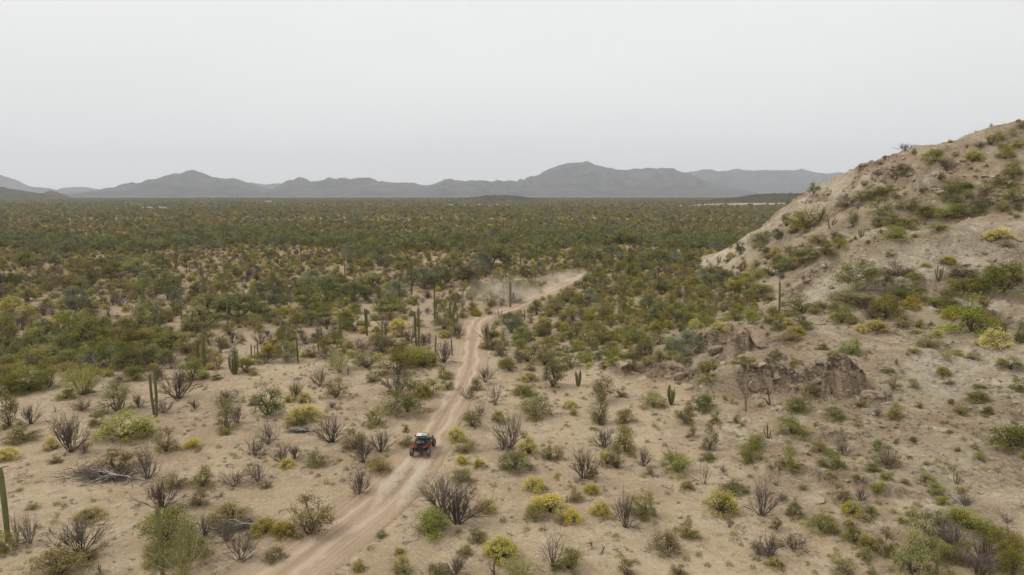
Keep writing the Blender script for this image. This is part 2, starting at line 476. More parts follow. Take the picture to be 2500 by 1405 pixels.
    vc_ = N(ns, 'ShaderNodeTexVoronoi', feature='DISTANCE_TO_EDGE'); vc_.inputs['Scale'].default_value = 0.8; ls.new(wm_.outputs[0], vc_.inputs['Vector'])
    vd_ = N(ns, 'ShaderNodeTexVoronoi', feature='DISTANCE_TO_EDGE'); vd_.inputs['Scale'].default_value = 2.3; ls.new(wm_.outputs[0], vd_.inputs['Vector'])
    crk = math2(ns, ls, 'MAXIMUM', math2(ns, ls, 'MULTIPLY', math2(ns, ls, 'MULTIPLY', mapr(ns, ls, vc_.outputs['Distance'], 0.08, 0.01), mapr(ns, ls, noise(ns, ls, P, 0.6, 3), 0.48, 0.56)), 0.8), math2(ns, ls, 'MULTIPLY', mapr(ns, ls, vd_.outputs['Distance'], 0.10, 0.01), 0.45))
    crk = math2(ns, ls, 'MULTIPLY', math2(ns, ls, 'MULTIPLY', crk, rock), mapr(ns, ls, noise(ns, ls, P, 0.10, 5, 0.65), 0.47, 0.60))
    k = mix(ns, ls, math2(ns, ls, 'MULTIPLY', crk, 0.6), k, (0.165, 0.125, 0.088))
    edge = math2(ns, ls, 'ADD', rock, mapr(ns, ls, noise(ns, ls, P, 0.35, 6, 0.7), 0.25, 0.75, -0.45, 0.45))
    c = mix(ns, ls, mapr(ns, ls, edge, 0.25, 0.75), c, k)
    # far plain: covered by scrub too small to tell apart
    ln = N(ns, 'ShaderNodeVectorMath', operation='LENGTH'); ls.new(P, ln.inputs[0])
    far = mapr(ns, ls, ln.outputs['Value'], 700, 2600, 0, 0.92)
    fc = mix(ns, ls, mapr(ns, ls, noise(ns, ls, P, 0.02, 5, 0.6), 0.4, 0.62), (0.075, 0.078, 0.036), (0.125, 0.115, 0.052))
    fc = mix(ns, ls, mapr(ns, ls, noise(ns, ls, P, 0.004, 3, 0.5), 0.55, 0.7), fc, (0.15, 0.125, 0.07))
    c = mix(ns, ls, far, c, fc)
    b = N(ns, 'ShaderNodeBsdfPrincipled'); b.inputs['Roughness'].default_value = 0.95
    b.inputs['Specular IOR Level'].default_value = 0.12
    ls.new(c, b.inputs['Base Color'])
    h = math2(ns, ls, 'ADD', math2(ns, ls, 'MULTIPLY', noise(ns, ls, P, 2.2, 6, 0.7), 0.10),
              math2(ns, ls, 'MULTIPLY', math2(ns, ls, 'MULTIPLY', noise(ns, ls, RP, 1.3, 7, 0.72, 0.5), rock), 0.6))
    h = math2(ns, ls, 'SUBTRACT', h, math2(ns, ls, 'MULTIPLY', crk, 0.22))
    bp = N(ns, 'ShaderNodeBump'); bp.inputs['Strength'].default_value = 1.0; bp.inputs['Distance'].default_value = 1.6
    ls.new(h, bp.inputs['Height']); ls.new(bp.outputs[0], b.inputs['Normal'])
    ls.new(b.outputs[0], out.inputs['Surface'])
    return m
M_ground = ground_material()
_px = 1250 + FPX * verts[:, 0] / np.maximum(verts[:, 1] * CT - (verts[:, 2] - CAM_Z) * ST, 1)
_py = 702.5 - FPX * (verts[:, 1] * ST + (verts[:, 2] - CAM_Z) * CT) / np.maximum(verts[:, 1] * CT - (verts[:, 2] - CAM_Z) * ST, 1)
PALE = ((2230, 640, 300, 46, -0.14), (2030, 690, 120, 48, -0.45), (1800, 600, 150, 34, -0.60), (2010, 480, 120, 36, -0.62), (2150, 440, 90, 26, -0.35), (2400, 910, 230, 80, 0.05), (2400, 745, 100, 24, 0), (2280, 430, 60, 18, -0.3), (2420, 560, 110, 22, -0.1))
def pale_at(px, py):
    return max(1 - max(0.0, math.hypot((px - a) / c_, (py - b - sl * (px - a)) / d_) - 0.6) / 0.5 for a, b, c_, d_, sl in PALE)
T_pale = np.zeros(len(verts))
for cx_, cy_, rx_, ry_, sl in PALE:
    dx_, dy_ = _px - cx_, _py - cy_ - sl * (_px - cx_)
    T_pale = np.maximum(T_pale, 1 - sstep(0.5, 1.25, np.sqrt((dx_ / rx_) ** 2 + (dy_ / ry_) ** 2) + 0.3 * fbm(verts[:, 0] / 6, verts[:, 1] / 6, 3)))
T_pale *= (verts[:, 1] > 40) & (verts[:, 1] < 240) & (verts[:, 0] > 30)
me = mesh_from('ground', verts, quads, M_ground, True)
add_attr(me, 'pale', T_pale)
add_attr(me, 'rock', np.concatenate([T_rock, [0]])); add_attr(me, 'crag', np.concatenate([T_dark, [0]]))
ground = link('ground', me)
tag(ground, 'pale sandy desert ground rising into a rocky hillside', None, None, 'structure')

def ground_z(x, y):
    return float(height_full(np.array([float(x)]), np.array([float(y)]))[0][0])

# ------------------------------------------------------------------ dirt track: a graded strip whose edges sink into the sand
def track_material():
    m, ns, ls, out = node_mat('track_dirt')
    geo = N(ns, 'ShaderNodeNewGeometry'); P = geo.outputs['Position']
    at = lambda nm: N(ns, 'ShaderNodeAttribute', attribute_name=nm).outputs['Fac']
    c = mix(ns, ls, mapr(ns, ls, noise(ns, ls, P, 0.25, 5), 0.35, 0.65), (0.435, 0.318, 0.215), (0.385, 0.272, 0.178))
    str_v = N(ns, 'ShaderNodeCombineXYZ'); ls.new(math2(ns, ls, 'MULTIPLY', at('across'), 9.0), str_v.inputs[0]); ls.new(math2(ns, ls, 'MULTIPLY', at('along'), 0.06), str_v.inputs[1])
    sn = noise(ns, ls, str_v.outputs[0], 1.0, 5, 0.65)
    c = mix(ns, ls, mapr(ns, ls, sn, 0.48, 0.66, 0, 0.75), c, (0.515, 0.400, 0.285))
    c = mix(ns, ls, mapr(ns, ls, sn, 0.30, 0.44, 0.6, 0), c, (0.300, 0.208, 0.135))
    c = mix(ns, ls, mapr(ns, ls, noise(ns, ls, P, 4.0, 4, 0.7), 0.58, 0.75, 0, 0.45), c, (0.25, 0.18, 0.12))
    ab = N(ns, 'ShaderNodeMath', operation='ABSOLUTE'); ls.new(at('across'), ab.inputs[0])
    off = math2(ns, ls, 'ABSOLUTE', math2(ns, ls, 'SUBTRACT', math2(ns, ls, 'ADD', ab.outputs[0], mapr(ns, ls, noise(ns, ls, P, 0.25, 3), 0.3, 0.7, -0.12, 0.12)), 0.37), 0.0)
    c = mix(ns, ls, mapr(ns, ls, off, 0.20, 0.03, 0, 0.75), c, (0.555, 0.440, 0.318))
    c = mix(ns, ls, math2(ns, ls, 'MULTIPLY', mapr(ns, ls, ab.outputs[0], 0.16, 0.04), 0.5), c, (0.335, 0.238, 0.158))
    e = math2(ns, ls, 'ADD', at('edge'), mapr(ns, ls, noise(ns, ls, P, 0.9, 5, 0.7), 0.3, 0.7, -0.35, 0.35))
    c = mix(ns, ls, mapr(ns, ls, e, 0.45, 1.0), c, (0.385, 0.286, 0.187))
    b = N(ns, 'ShaderNodeBsdfPrincipled'); b.inputs['Roughness'].default_value = 0.95; b.inputs['Specular IOR Level'].default_value = 0.1
    ls.new(c, b.inputs['Base Color'])
    bp = N(ns, 'ShaderNodeBump'); bp.inputs['Strength'].default_value = 0.8; bp.inputs['Distance'].default_value = 0.3
    ls.new(math2(ns, ls, 'ADD', noise(ns, ls, P, 3.0, 5, 0.7), sn), bp.inputs['Height']); ls.new(bp.outputs[0], b.inputs['Normal'])
    ls.new(b.outputs[0], out.inputs['Surface'])
    return m
tr = catmull(_tp, 40)
tg = np.gradient(tr[:, :2], axis=0); tg /= np.linalg.norm(tg, axis=1)[:, None]
nrm = np.stack([tg[:, 1], -tg[:, 0]], 1)
alen = np.concatenate([[0], np.cumsum(np.hypot(*np.diff(tr[:, :2], axis=0).T))])
cs = np.linspace(-1.35, 1.35, 49)
S, C = np.meshgrid(alen, cs, indexing='ij')
wv = tr[:, 2][:, None]
X = tr[:, 0][:, None] + nrm[:, 0][:, None] * C * wv; Y = tr[:, 1][:, None] + nrm[:, 1][:, None] * C * wv
Zg = smooth_height(X.ravel(), Y.ravel()).reshape(X.shape)
rut = -0.075 * np.exp(-((np.abs(C) - 0.36 - 0.05 * perlin(S / 9, C * 0)) / 0.13) ** 2) - 0.03 * np.exp(-((np.abs(C) - 0.68) / 0.10) ** 2)
berm = 0.09 * np.exp(-((np.abs(C) - 1.0) / 0.13) ** 2) * (0.7 + 0.6 * perlin(S / 5 + 3, C))
rip = 0.03 * fbm(C * 3.2, S / 2.5, 3)
sink = -0.45 * sstep(1.02, 1.35, np.abs(C) + 0.10 * fbm(S / 2.2, C * 2, 3))
Z = Zg - 0.015 + rut + 0.5 * berm + rip + sink
v = np.stack([X.ravel(), Y.ravel(), Z.ravel()], 1)
a, b = S.shape
ii, jj = np.meshgrid(np.arange(a - 1), np.arange(b - 1), indexing='ij')
q = np.stack([ii * b + jj, (ii + 1) * b + jj, (ii + 1) * b + jj + 1, ii * b + jj + 1], -1).reshape(-1, 4)
me = mesh_from('dirt_track', v, q[:, ::-1], track_material(), True)
add_attr(me, 'across', C.ravel() * wv.repeat(b, 1).ravel() / 2.4); add_attr(me, 'along', S.ravel()); add_attr(me, 'edge', sstep(0.55, 1.1, np.abs(C)).ravel())
track = link('dirt_track', me)
if me.polygons[0].normal.z < 0:
    me.flip_normals()
tag(track, 'rutted dirt track winding from the foreground into the scrub', None, None, 'structure')
# ------------------------------------------------------------------ mountains far beyond the plain
def mountain_material(name, a, b, cscale=0.004):
    m, ns, ls, out = node_mat(name)
    geo = N(ns, 'ShaderNodeNewGeometry'); P = geo.outputs['Position']
    c = mix(ns, ls, mapr(ns, ls, noise(ns, ls, P, cscale, 8, 0.68), 0.38, 0.62), a, b)
    c = mix(ns, ls, mapr(ns, ls, noise(ns, ls, P, cscale * 6, 6, 0.7), 0.48, 0.66, 0, 0.85), c, (0.035, 0.038, 0.024))
    c = mix(ns, ls, mapr(ns, ls, noise(ns, ls, P, cscale * 2.2, 5, 0.7), 0.60, 0.72, 0, 0.8), c, (0.30, 0.25, 0.19))
    bs = N(ns, 'ShaderNodeBsdfDiffuse'); ls.new(c, bs.inputs['Color'])
    bp = N(ns, 'ShaderNodeBump'); bp.inputs['Strength'].default_value = 1.0; bp.inputs['Distance'].default_value = 40.0
    ls.new(noise(ns, ls, P, cscale * 3, 8, 0.7), bp.inputs['Height']); ls.new(bp.outputs[0], bs.inputs['Normal'])
    ls.new(bs.outputs[0], out.inputs['Surface'])
    return m
M_mtn = mountain_material('mountain_rock', (0.125, 0.115, 0.112), (0.062, 0.066, 0.062))
M_hill = mountain_material('scrub_hill', (0.085, 0.088, 0.042), (0.135, 0.115, 0.065), 0.012)
M_red = mountain_material('red_hill', (0.22, 0.13, 0.09), (0.15, 0.11, 0.07), 0.01)

def mountain(label, D, depth, prof, mat, base_py=486, nx=420, ny=60, seed=0, spur=0.55):
    prof = np.array(prof, float)
    pxs = np.linspace(prof[0, 0], prof[-1, 0], nx)
    pys = np.interp(pxs, prof[:, 0], prof[:, 1])
    t = np.linspace(-1, 0.8, ny)
    v = np.zeros((ny, nx, 3))
    for j, tt in enumerate(t):
        d = D + depth * tt
        xr = (pxs - 1250) / FPX * D                        # ridge x
        zr = np.array([at_depth(a, b, D)[2] for a, b in zip(pxs, pys)])
        zr = np.maximum(zr, 0)
        rough = 0.010 * depth * fbm(xr / (depth * 0.05) + seed, xr * 0, 3)
        zr = zr + np.minimum(zr, 60) * 0.11 * fbm(xr / (depth * 0.035) + seed * 5, xr * 0 + 1, 3)
        u = abs(tt)
        nz = fbm(xr / (depth * 0.22) + seed * 3.1, np.full(nx, d / (depth * 0.55)), 4)
        rg = ridged(xr / (depth * 0.30) + seed, np.full(nx, d / (depth * 1.2)), 4)
        shp = (1 - u) ** 1.25
        mod = 1 + u * (1 - u) * 4 * (spur * nz + spur * 0.9 * (rg - 0.4))
        z = zr * shp * mod + rough * (1 - u) * (0.15 if u < 0.02 else 0.6)
        x = xr * (d / D) * 0.5 + xr * 0.5
        x = x + u * depth * 0.10 * fbm(xr / depth + seed + 7, np.full(nx, d / depth), 2)
        y = d + depth * 0.12 * u * fbm(xr / (depth * 0.5) + seed, xr * 0 + 2.0, 3)
        z = np.where(np.abs(tt) > 0.97, -12.0, np.maximum(z, -6))
        v[j, :, 0] = x; v[j, :, 1] = y; v[j, :, 2] = z - 6 * u
    v[:, 0, 2] = np.minimum(v[:, 0, 2], -6); v[:, -1, 2] = np.minimum(v[:, -1, 2], -6)
    ii, jj = np.meshgrid(np.arange(ny - 1), np.arange(nx - 1), indexing='ij')
    q = np.stack([ii * nx + jj, ii * nx + jj + 1, (ii + 1) * nx + jj + 1, (ii + 1) * nx + jj], -1).reshape(-1, 4)
    me = mesh_from('mountain', v.reshape(-1, 3), q, mat, True)
    return me

MTN = [
 ('far grey mountain rising at the left edge of the photo', 8600, 1500, [(-420,452),(-250,430),(-120,436),(-60,424),(0,425),(14,426),(28,432),(48,444),(62,447),(82,455),(105,458),(128,460),(150,466),(200,472),(260,478)], 2),
 ('low flat-topped far mountain between the left edge and the pointed peak', 9300, 1300, [(60,480),(130,468),(165,463),(186,458),(205,457),(228,458),(245,462),(262,463),(300,468),(380,474)], 4),
 ('pointed grey mountain peak on the left of the plain', 6900, 1900, [(150,486),(210,476),(255,468),(275,462),(288,463),(310,455),(322,451),(333,445),(341,449),(365,446),(400,439),(425,431),(440,425),(452,424),(466,417),(476,414),(490,417),(515,426),(530,433),(560,437),(578,435),(590,438),(606,446),(630,455),(660,464),(700,474),(740,484)], 7),
 ('faint far mountain in the gap right of the pointed peak', 9900, 1400, [(500,478),(570,455),(600,449),(620,446),(640,449),(655,451),(670,449),(700,448),(740,446),(800,456),(880,474)], 9),
 ('long broken grey mountain ridge across the middle of the plain', 7400, 1700, [(600,486),(640,471),(680,460),(705,452),(718,444),(728,436),(735,433),(747,434),(757,440),(768,444),(785,442),(805,437),(830,436),(850,436),(862,439),(880,434),(905,434),(917,438),(928,444),(935,441),(948,446),(1010,446),(1030,452),(1055,452),(1068,446),(1085,440),(1100,436),(1118,441),(1140,442),(1160,440),(1185,441),(1200,444),(1216,439),(1230,443),(1245,440),(1262,445),(1300,455),(1360,470),(1430,484)], 13),
 ('broad domed grey mountain right of the middle', 7900, 2100, [(1120,486),(1180,468),(1230,450),(1262,443),(1271,437),(1280,440),(1296,432),(1315,426),(1332,415),(1350,408),(1370,402),(1385,398),(1410,397),(1436,398),(1450,402),(1472,407),(1495,412),(1525,415),(1545,411),(1562,412),(1578,409),(1600,411),(1632,412),(1650,418),(1670,424),(1710,438),(1770,455),(1850,478)], 17),
 ('blue far mountain ridge on the right meeting the rocky hill', 9800, 1700, [(1560,474),(1620,440),(1660,422),(1695,417),(1712,413),(1728,413),(1745,418),(1770,417),(1800,415),(1830,417),(1870,416),(1920,415),(1938,414),(1948,411),(1962,416),(1985,421),(2010,424),(2035,420),(2060,424),(2120,436),(2250,428),(2420,440),(2600,470)], 21),
]
for lab, D, dep, prof, sd in MTN:
    o = link('mountain', mountain(lab, D, dep, prof, M_mtn, seed=sd))
    tag(o, lab, None, 'mountains beyond the plain', 'structure')
HILLS = [
 ('brown scrubby hill at the left edge below the mountains', 3000, 420, [(-260,452),(-120,448),(-40,452),(0,455),(20,457),(45,463),(70,466),(100,471),(140,478),(200,486)], M_hill, 31),
 ('small reddish knoll at the far left of the plain', 3500, 160, [(95,480),(115,472),(128,467),(138,466),(150,469),(165,475),(185,482)], M_red, 33),
 ('low brush-covered rise in the middle of the far plain', 2400, 380, [(1020,492),(1100,487),(1150,482),(1180,478),(1205,476),(1240,476),(1270,479),(1300,484),(1350,488),(1420,494)], M_hill, 35),
 ('low green ridge behind the toe of the rocky hill', 1900, 330, [(1560,500),(1640,494),(1700,490),(1760,485),(1805,480),(1840,474),(1880,472),(1960,472),(2060,470),(2250,468),(2500,478)], M_hill, 37),
]
for lab, D, dep, prof, mt, sd in HILLS:
    o = link('hill', mountain(lab, D, dep, prof, mt, nx=260, ny=40, seed=sd, spur=0.25))
    tag(o, lab, None, 'low hills on the plain', 'structure')

# ------------------------------------------------------------------ the dry air
def haze_box():
    lo, hi = (-13500, -13000, -25), (13500, 12500, 620)
    v = [(x, y, z) for z in (lo[2], hi[2]) for y in (lo[1], hi[1]) for x in (lo[0], hi[0])]
    f = [(0, 2, 3, 1), (4, 5, 7, 6), (0, 1, 5, 4), (2, 6, 7, 3), (0, 4, 6, 2), (1, 3, 7, 5)]
    m, ns, ls, out = node_mat('dry_air')
    pv = N(ns, 'ShaderNodeVolumePrincipled')
    pv.inputs['Color'].default_value = (0.85, 0.885, 0.965, 1)
    pv.inputs['Density'].default_value = 8.0e-5
    pv.inputs['Anisotropy'].default_value = 0.2
    ls.new(pv.outputs[0], out.inputs['Volume'])
    me = mesh_from('haze', v, f, m)
    o = link('haze', me)
    o.display_type = 'WIRE'
    return tag(o, 'pale haze greying the far mountains', 'haze', None, 'stuff')
haze = haze_box()
# ------------------------------------------------------------------ plant prototypes (unit size: about 1 m wide, 1 m high)
class Geo:
    def __init__(s): s.v = []; s.f = []; s.t = []; s.n = 0
    def tube(s, pts, rads, sides=3, tint=0.5, cap=False):
        pts = [np.asarray(p, float) for p in pts]
        rings = []
        for i, p in enumerate(pts):
            d = pts[min(i + 1, len(pts) - 1)] - pts[max(i - 1, 0)]
            d = d / (np.linalg.norm(d) + 1e-9)
            a = np.array([1.0, 0, 0]) if abs(d[0]) < 0.8 else np.array([0, 1.0, 0])
            u = np.cross(d, a); u /= np.linalg.norm(u); w = np.cross(d, u)
            if i == len(pts) - 1 and rads[i] < 1e-4:
                rings.append([s.n]); s.v.append(p); s.t.append(tint); s.n += 1
            else:
                ring = []
                for k in range(sides):
                    an = 2 * math.pi * k / sides
                    s.v.append(p + rads[i] * (math.cos(an) * u + math.sin(an) * w)); s.t.append(tint); ring.append(s.n); s.n += 1
                rings.append(ring)
        for a, b in zip(rings[:-1], rings[1:]):
            for k in range(sides):
                k2 = (k + 1) % sides
                if len(b) == 1: s.f.append((a[k], a[k2], b[0]))
                else: s.f.append((a[k], a[k2], b[k2], b[k]))
        if cap and len(rings[-1]) > 1: s.f.append(tuple(rings[-1]))
    def mesh(s, name, mat, smooth=False):
        me = mesh_from(name, np.array(s.v), s.f, mat, smooth)
        add_attr(me, 'tint', s.t)
        return me

def unit(v): return v / (np.linalg.norm(v) + 1e-9)

def grow(rnd, thick, fine, tips, p, d, L, r, lvl, P):
    nseg = P['segs'][lvl]
    pts = [p]; rads = [r]
    cur, dr = p, d
    last = lvl == len(P['segs']) - 1
    for k in range(nseg):
        dr = unit(dr + np.array([0, 0, P['up'][lvl]]) + rnd.normal(0, P['jit'], 3))
        cur = cur + dr * L / nseg
        t = (k + 1) / nseg
        pts.append(cur); rads.append(r * (1 - t * (1.0 if last else 0.6)))
        if not last and t >= P['bare'][lvl]:
            for _ in range(P['kids'][lvl]):
                if rnd.random() > 0.9: continue
                side = unit(np.cross(dr, rnd.normal(0, 1, 3)))
                an = rnd.uniform(*P['angle'])
                nd = unit(dr * math.cos(an) + side * math.sin(an))
                grow(rnd, thick, fine, tips, cur, nd, L * rnd.uniform(*P['ratio']), rads[-1] * P.get('taper', 0.62), lvl + 1, P)
    if last:
        rads[-1] = 0.0
        tips.append((cur, dr)); tips.append((pts[len(pts) // 2], dr))
    (fine if lvl >= P.get('fine_lvl', 2) else thick).tube(pts, rads, 4 if lvl == 0 else 3, rnd.random())

def shrub_frame(seed, stems, P, fit=True):
    rnd = np.random.default_rng(seed)
    th, fi, tips = Geo(), Geo(), []
    a0 = rnd.random() * 6.28
    for i in range(stems):
        az = a0 + 2 * math.pi * i / stems + rnd.normal(0, 0.35)
        tl = rnd.uniform(*P['tilt'])
        d = np.array([math.sin(tl) * math.cos(az), math.sin(tl) * math.sin(az), math.cos(tl)])
        grow(rnd, th, fi, tips, np.array([0.03 * math.cos(az), 0.03 * math.sin(az), -0.03]), d, P['len'] * rnd.uniform(0.75, 1.15), P['r'], 0, P)
    return rnd, th, fi, tips

def leaves(rnd, centers, size, flat=0.3, tint=None):
    n = len(centers)
    nz = rnd.normal(0, 1, (n, 3)); nz[:, 2] = np.abs(nz[:, 2]) + flat; nz /= np.linalg.norm(nz, axis=1)[:, None]
    a = rnd.normal(0, 1, (n, 3)); u = np.cross(nz, a); u /= np.linalg.norm(u, axis=1)[:, None]
    w = np.cross(nz, u)
    s = size * rnd.uniform(0.6, 1.35, (n, 1)); el = rnd.uniform(0.45, 0.8, (n, 1))
    v = np.stack([centers - u * s, centers - w * s * el + nz * s * 0.15, centers + u * s, centers + w * s * el + nz * s * 0.15], 1)
    f = np.arange(n * 4).reshape(n, 4)
    t = rnd.random(n) if tint is None else tint
    return v.reshape(-1, 3), f, np.repeat(t, 4)

def leaf_mesh(name, parts, mat):
    V, F, T, o = [], [], [], 0
    for v, f, t in parts:
        V.append(v); F.append(f + o); T.append(t); o += len(v)
    V = np.concatenate(V); F = np.concatenate(F)
    me = mesh_from(name, V, F, mat); add_attr(me, 'tint', np.concatenate(T))
    return me

# ---- materials
def wood_mat(name, a, b, rough=0.9):
    m, ns, ls, out = node_mat(name)
    oi = N(ns, 'ShaderNodeObjectInfo'); at = N(ns, 'ShaderNodeAttribute', attribute_name='tint')
    c = mix(ns, ls, at.outputs['Fac'], a, b)
    hs = N(ns, 'ShaderNodeHueSaturation'); ls.new(c, hs.inputs['Color']); ls.new(mapr(ns, ls, oi.outputs['Random'], 0, 1, 0.72, 1.35, False), hs.inputs['Value'])
    d = N(ns, 'ShaderNodeBsdfDiffuse'); ls.new(hs.outputs[0], d.inputs['Color'])
    ls.new(d.outputs[0], out.inputs['Surface']); return m
def leaf_mat(name, a, b, c3, hue=0.03, val=(0.8, 1.4), trans=0.34):
    m, ns, ls, out = node_mat(name)
    oi = N(ns, 'ShaderNodeObjectInfo'); at = N(ns, 'ShaderNodeAttribute', attribute_name='tint')
    r = N(ns, 'ShaderNodeValToRGB'); e = r.color_ramp.elements
    e[0].position = 0.05; e[0].color = (*a, 1); e[1].position = 0.95; e[1].color = (*c3, 1)
    k = e.new(0.55); k.color = (*b, 1)
    ls.new(at.outputs['Fac'], r.inputs['Fac'])
    hs = N(ns, 'ShaderNodeHueSaturation'); ls.new(r.outputs[0], hs.inputs['Color'])
    ls.new(mapr(ns, ls, oi.outputs['Random'], 0, 1, 0.5 - hue, 0.5 + hue, False), hs.inputs['Hue'])
    sh = math2(ns, ls, 'FRACT', math2(ns, ls, 'MULTIPLY', oi.outputs['Random'], 7.31), 0.0)
    ls.new(mapr(ns, ls, sh, 0, 1, val[0], val[1], False), hs.inputs['Value'])
    ls.new(mapr(ns, ls, math2(ns, ls, 'FRACT', math2(ns, ls, 'MULTIPLY', oi.outputs['Random'], 17.7), 0.0), 0, 1, 0.78, 1.08, False), hs.inputs['Saturation'])
    d = N(ns, 'ShaderNodeBsdfDiffuse'); t = N(ns, 'ShaderNodeBsdfTranslucent'); ms = N(ns, 'ShaderNodeMixShader'); ms.inputs[0].default_value = trans
    ls.new(hs.outputs[0], d.inputs['Color']); ls.new(hs.outputs[0], t.inputs['Color'])
    ls.new(d.outputs[0], ms.inputs[1]); ls.new(t.outputs[0], ms.inputs[2]); ls.new(ms.outputs[0], out.inputs['Surface']); return m

MW_bare = wood_mat('bare_twig_bark', (0.105, 0.084, 0.068), (0.195, 0.160, 0.130))
MW_dark = wood_mat('dark_bark', (0.085, 0.065, 0.050), (0.150, 0.118, 0.092))
MW_pale = wood_mat('pale_bark', (0.26, 0.22, 0.18), (0.38, 0.34, 0.29))
MW_dead = wood_mat('bleached_wood', (0.33, 0.29, 0.25), (0.50, 0.46, 0.41))
MW_whip = wood_mat('whip_bark', (0.30, 0.27, 0.12), (0.42, 0.38, 0.20))
ML_olive = leaf_mat('olive_leaf', (0.135, 0.110, 0.036), (0.275, 0.232, 0.072), (0.385, 0.325, 0.108), 0.02)
ML_green = leaf_mat('green_leaf', (0.105, 0.108, 0.020), (0.250, 0.242, 0.050), (0.370, 0.340, 0.082), 0.022)
ML_yellow = leaf_mat('yellow_leaf', (0.150, 0.132, 0.028), (0.410, 0.345, 0.072), (0.580, 0.485, 0.125), 0.012)
ML_tree = leaf_mat('mesquite_leaf', (0.098, 0.102, 0.028), (0.220, 0.220, 0.064), (0.330, 0.312, 0.100), 0.02)
ML_grey = leaf_mat('grey_green_leaf', (0.115, 0.135, 0.062), (0.205, 0.228, 0.110), (0.290, 0.310, 0.158), 0.012)
ML_dry = leaf_mat('dry_leaf', (0.19, 0.140, 0.065), (0.32, 0.25, 0.125), (0.42, 0.34, 0.18))

def cactus_mat():
    m, ns, ls, out = node_mat('cactus_skin')
    tc = N(ns, 'ShaderNodeTexCoord'); oi = N(ns, 'ShaderNodeObjectInfo')
    at = N(ns, 'ShaderNodeAttribute', attribute_name='tint')
    nz = noise(ns, ls, tc.outputs['Object'], 3.0, 5, 0.7)
    c = mix(ns, ls, mapr(ns, ls, nz, 0.35, 0.65), (0.105, 0.112, 0.034), (0.160, 0.160, 0.056))
    c = mix(ns, ls, mapr(ns, ls, at.outputs['Fac'], 0.0, 1.0, 0.55, 0.0), c, (0.20, 0.175, 0.09))        # woody rib ridges
    sp = N(ns, 'ShaderNodeSeparateXYZ'); ls.new(tc.outputs['Object'], sp.inputs[0])
    c = mix(ns, ls, math2(ns, ls, 'MULTIPLY', mapr(ns, ls, sp.outputs['Z'], 0.34, 0.0), mapr(ns, ls, nz, 0.3, 0.6)), c, (0.165, 0.125, 0.075))  # corky base
    hs = N(ns, 'ShaderNodeHueSaturation'); ls.new(c, hs.inputs['Color']); ls.new(mapr(ns, ls, oi.outputs['Random'], 0, 1, 0.75, 1.3, False), hs.inputs['Value'])
    b = N(ns, 'ShaderNodeBsdfPrincipled'); b.inputs['Roughness'].default_value = 0.75; ls.new(hs.outputs[0], b.inputs['Base Color'])
    b.inputs['Specular IOR Level'].default_value = 0.2
    ls.new(b.outputs[0], out.inputs['Surface']); return m
M_cactus = cactus_mat()

PB = dict(segs=[5, 4, 2], up=[0.07, 0.07, 0.04], jit=0.11, bare=[0.3, 0.25, 0.3], kids=[2, 3, 2], angle=(0.25, 0.75), ratio=(0.34, 0.55), tilt=(0.05, 1.1), len=0.80, r=0.0145, taper=0.70, fine_lvl=2)

PROTO = {}          # kind -> list of (list of (part name, mesh))

def proto_bare(seed, dark=False, wide=False, sparse=False):
    P = dict(PB)
    if wide: P.update(tilt=(0.2, 1.3), up=[0.09, 0.08, 0.05], jit=0.15)
    if sparse: P.update(kids=[1, 2, 2], tilt=(0.1, 0.9), len=0.9)
    rnd, th, fi, tips = shrub_frame(seed, 11 if sparse else 19, P)
    mt = MW_dark if dark else MW_bare
    return [('branches', th.mesh('branches', mt)), ('twigs', fi.mesh('twigs', mt))], tips

def fit_parts(parts, pw=93, ph=98.5):
    """scale the parts together so the plant is 1 wide and 1 high"""
    allv = []
    for nm, me in parts:
        a = np.empty(len(me.vertices) * 3, np.float32); me.vertices.foreach_get('co', a); allv.append(a.reshape(-1, 3))
    A = np.concatenate(allv)
    rw = np.percentile(np.hypot(A[:, 0], A[:, 1]), pw) * 2; hh = np.percentile(A[:, 2], ph)
    for (nm, me), a in zip(parts, allv):
        a = a / np.array([rw, rw, hh], np.float32)
        me.vertices.foreach_set('co', a.ravel()); me.update()
    return parts

PROTO['bare'] = [fit_parts(proto_bare(100 + i, dark=i % 2 == 0, wide=i in (2, 5), sparse=i in (3,))[0]) for i in range(7)]

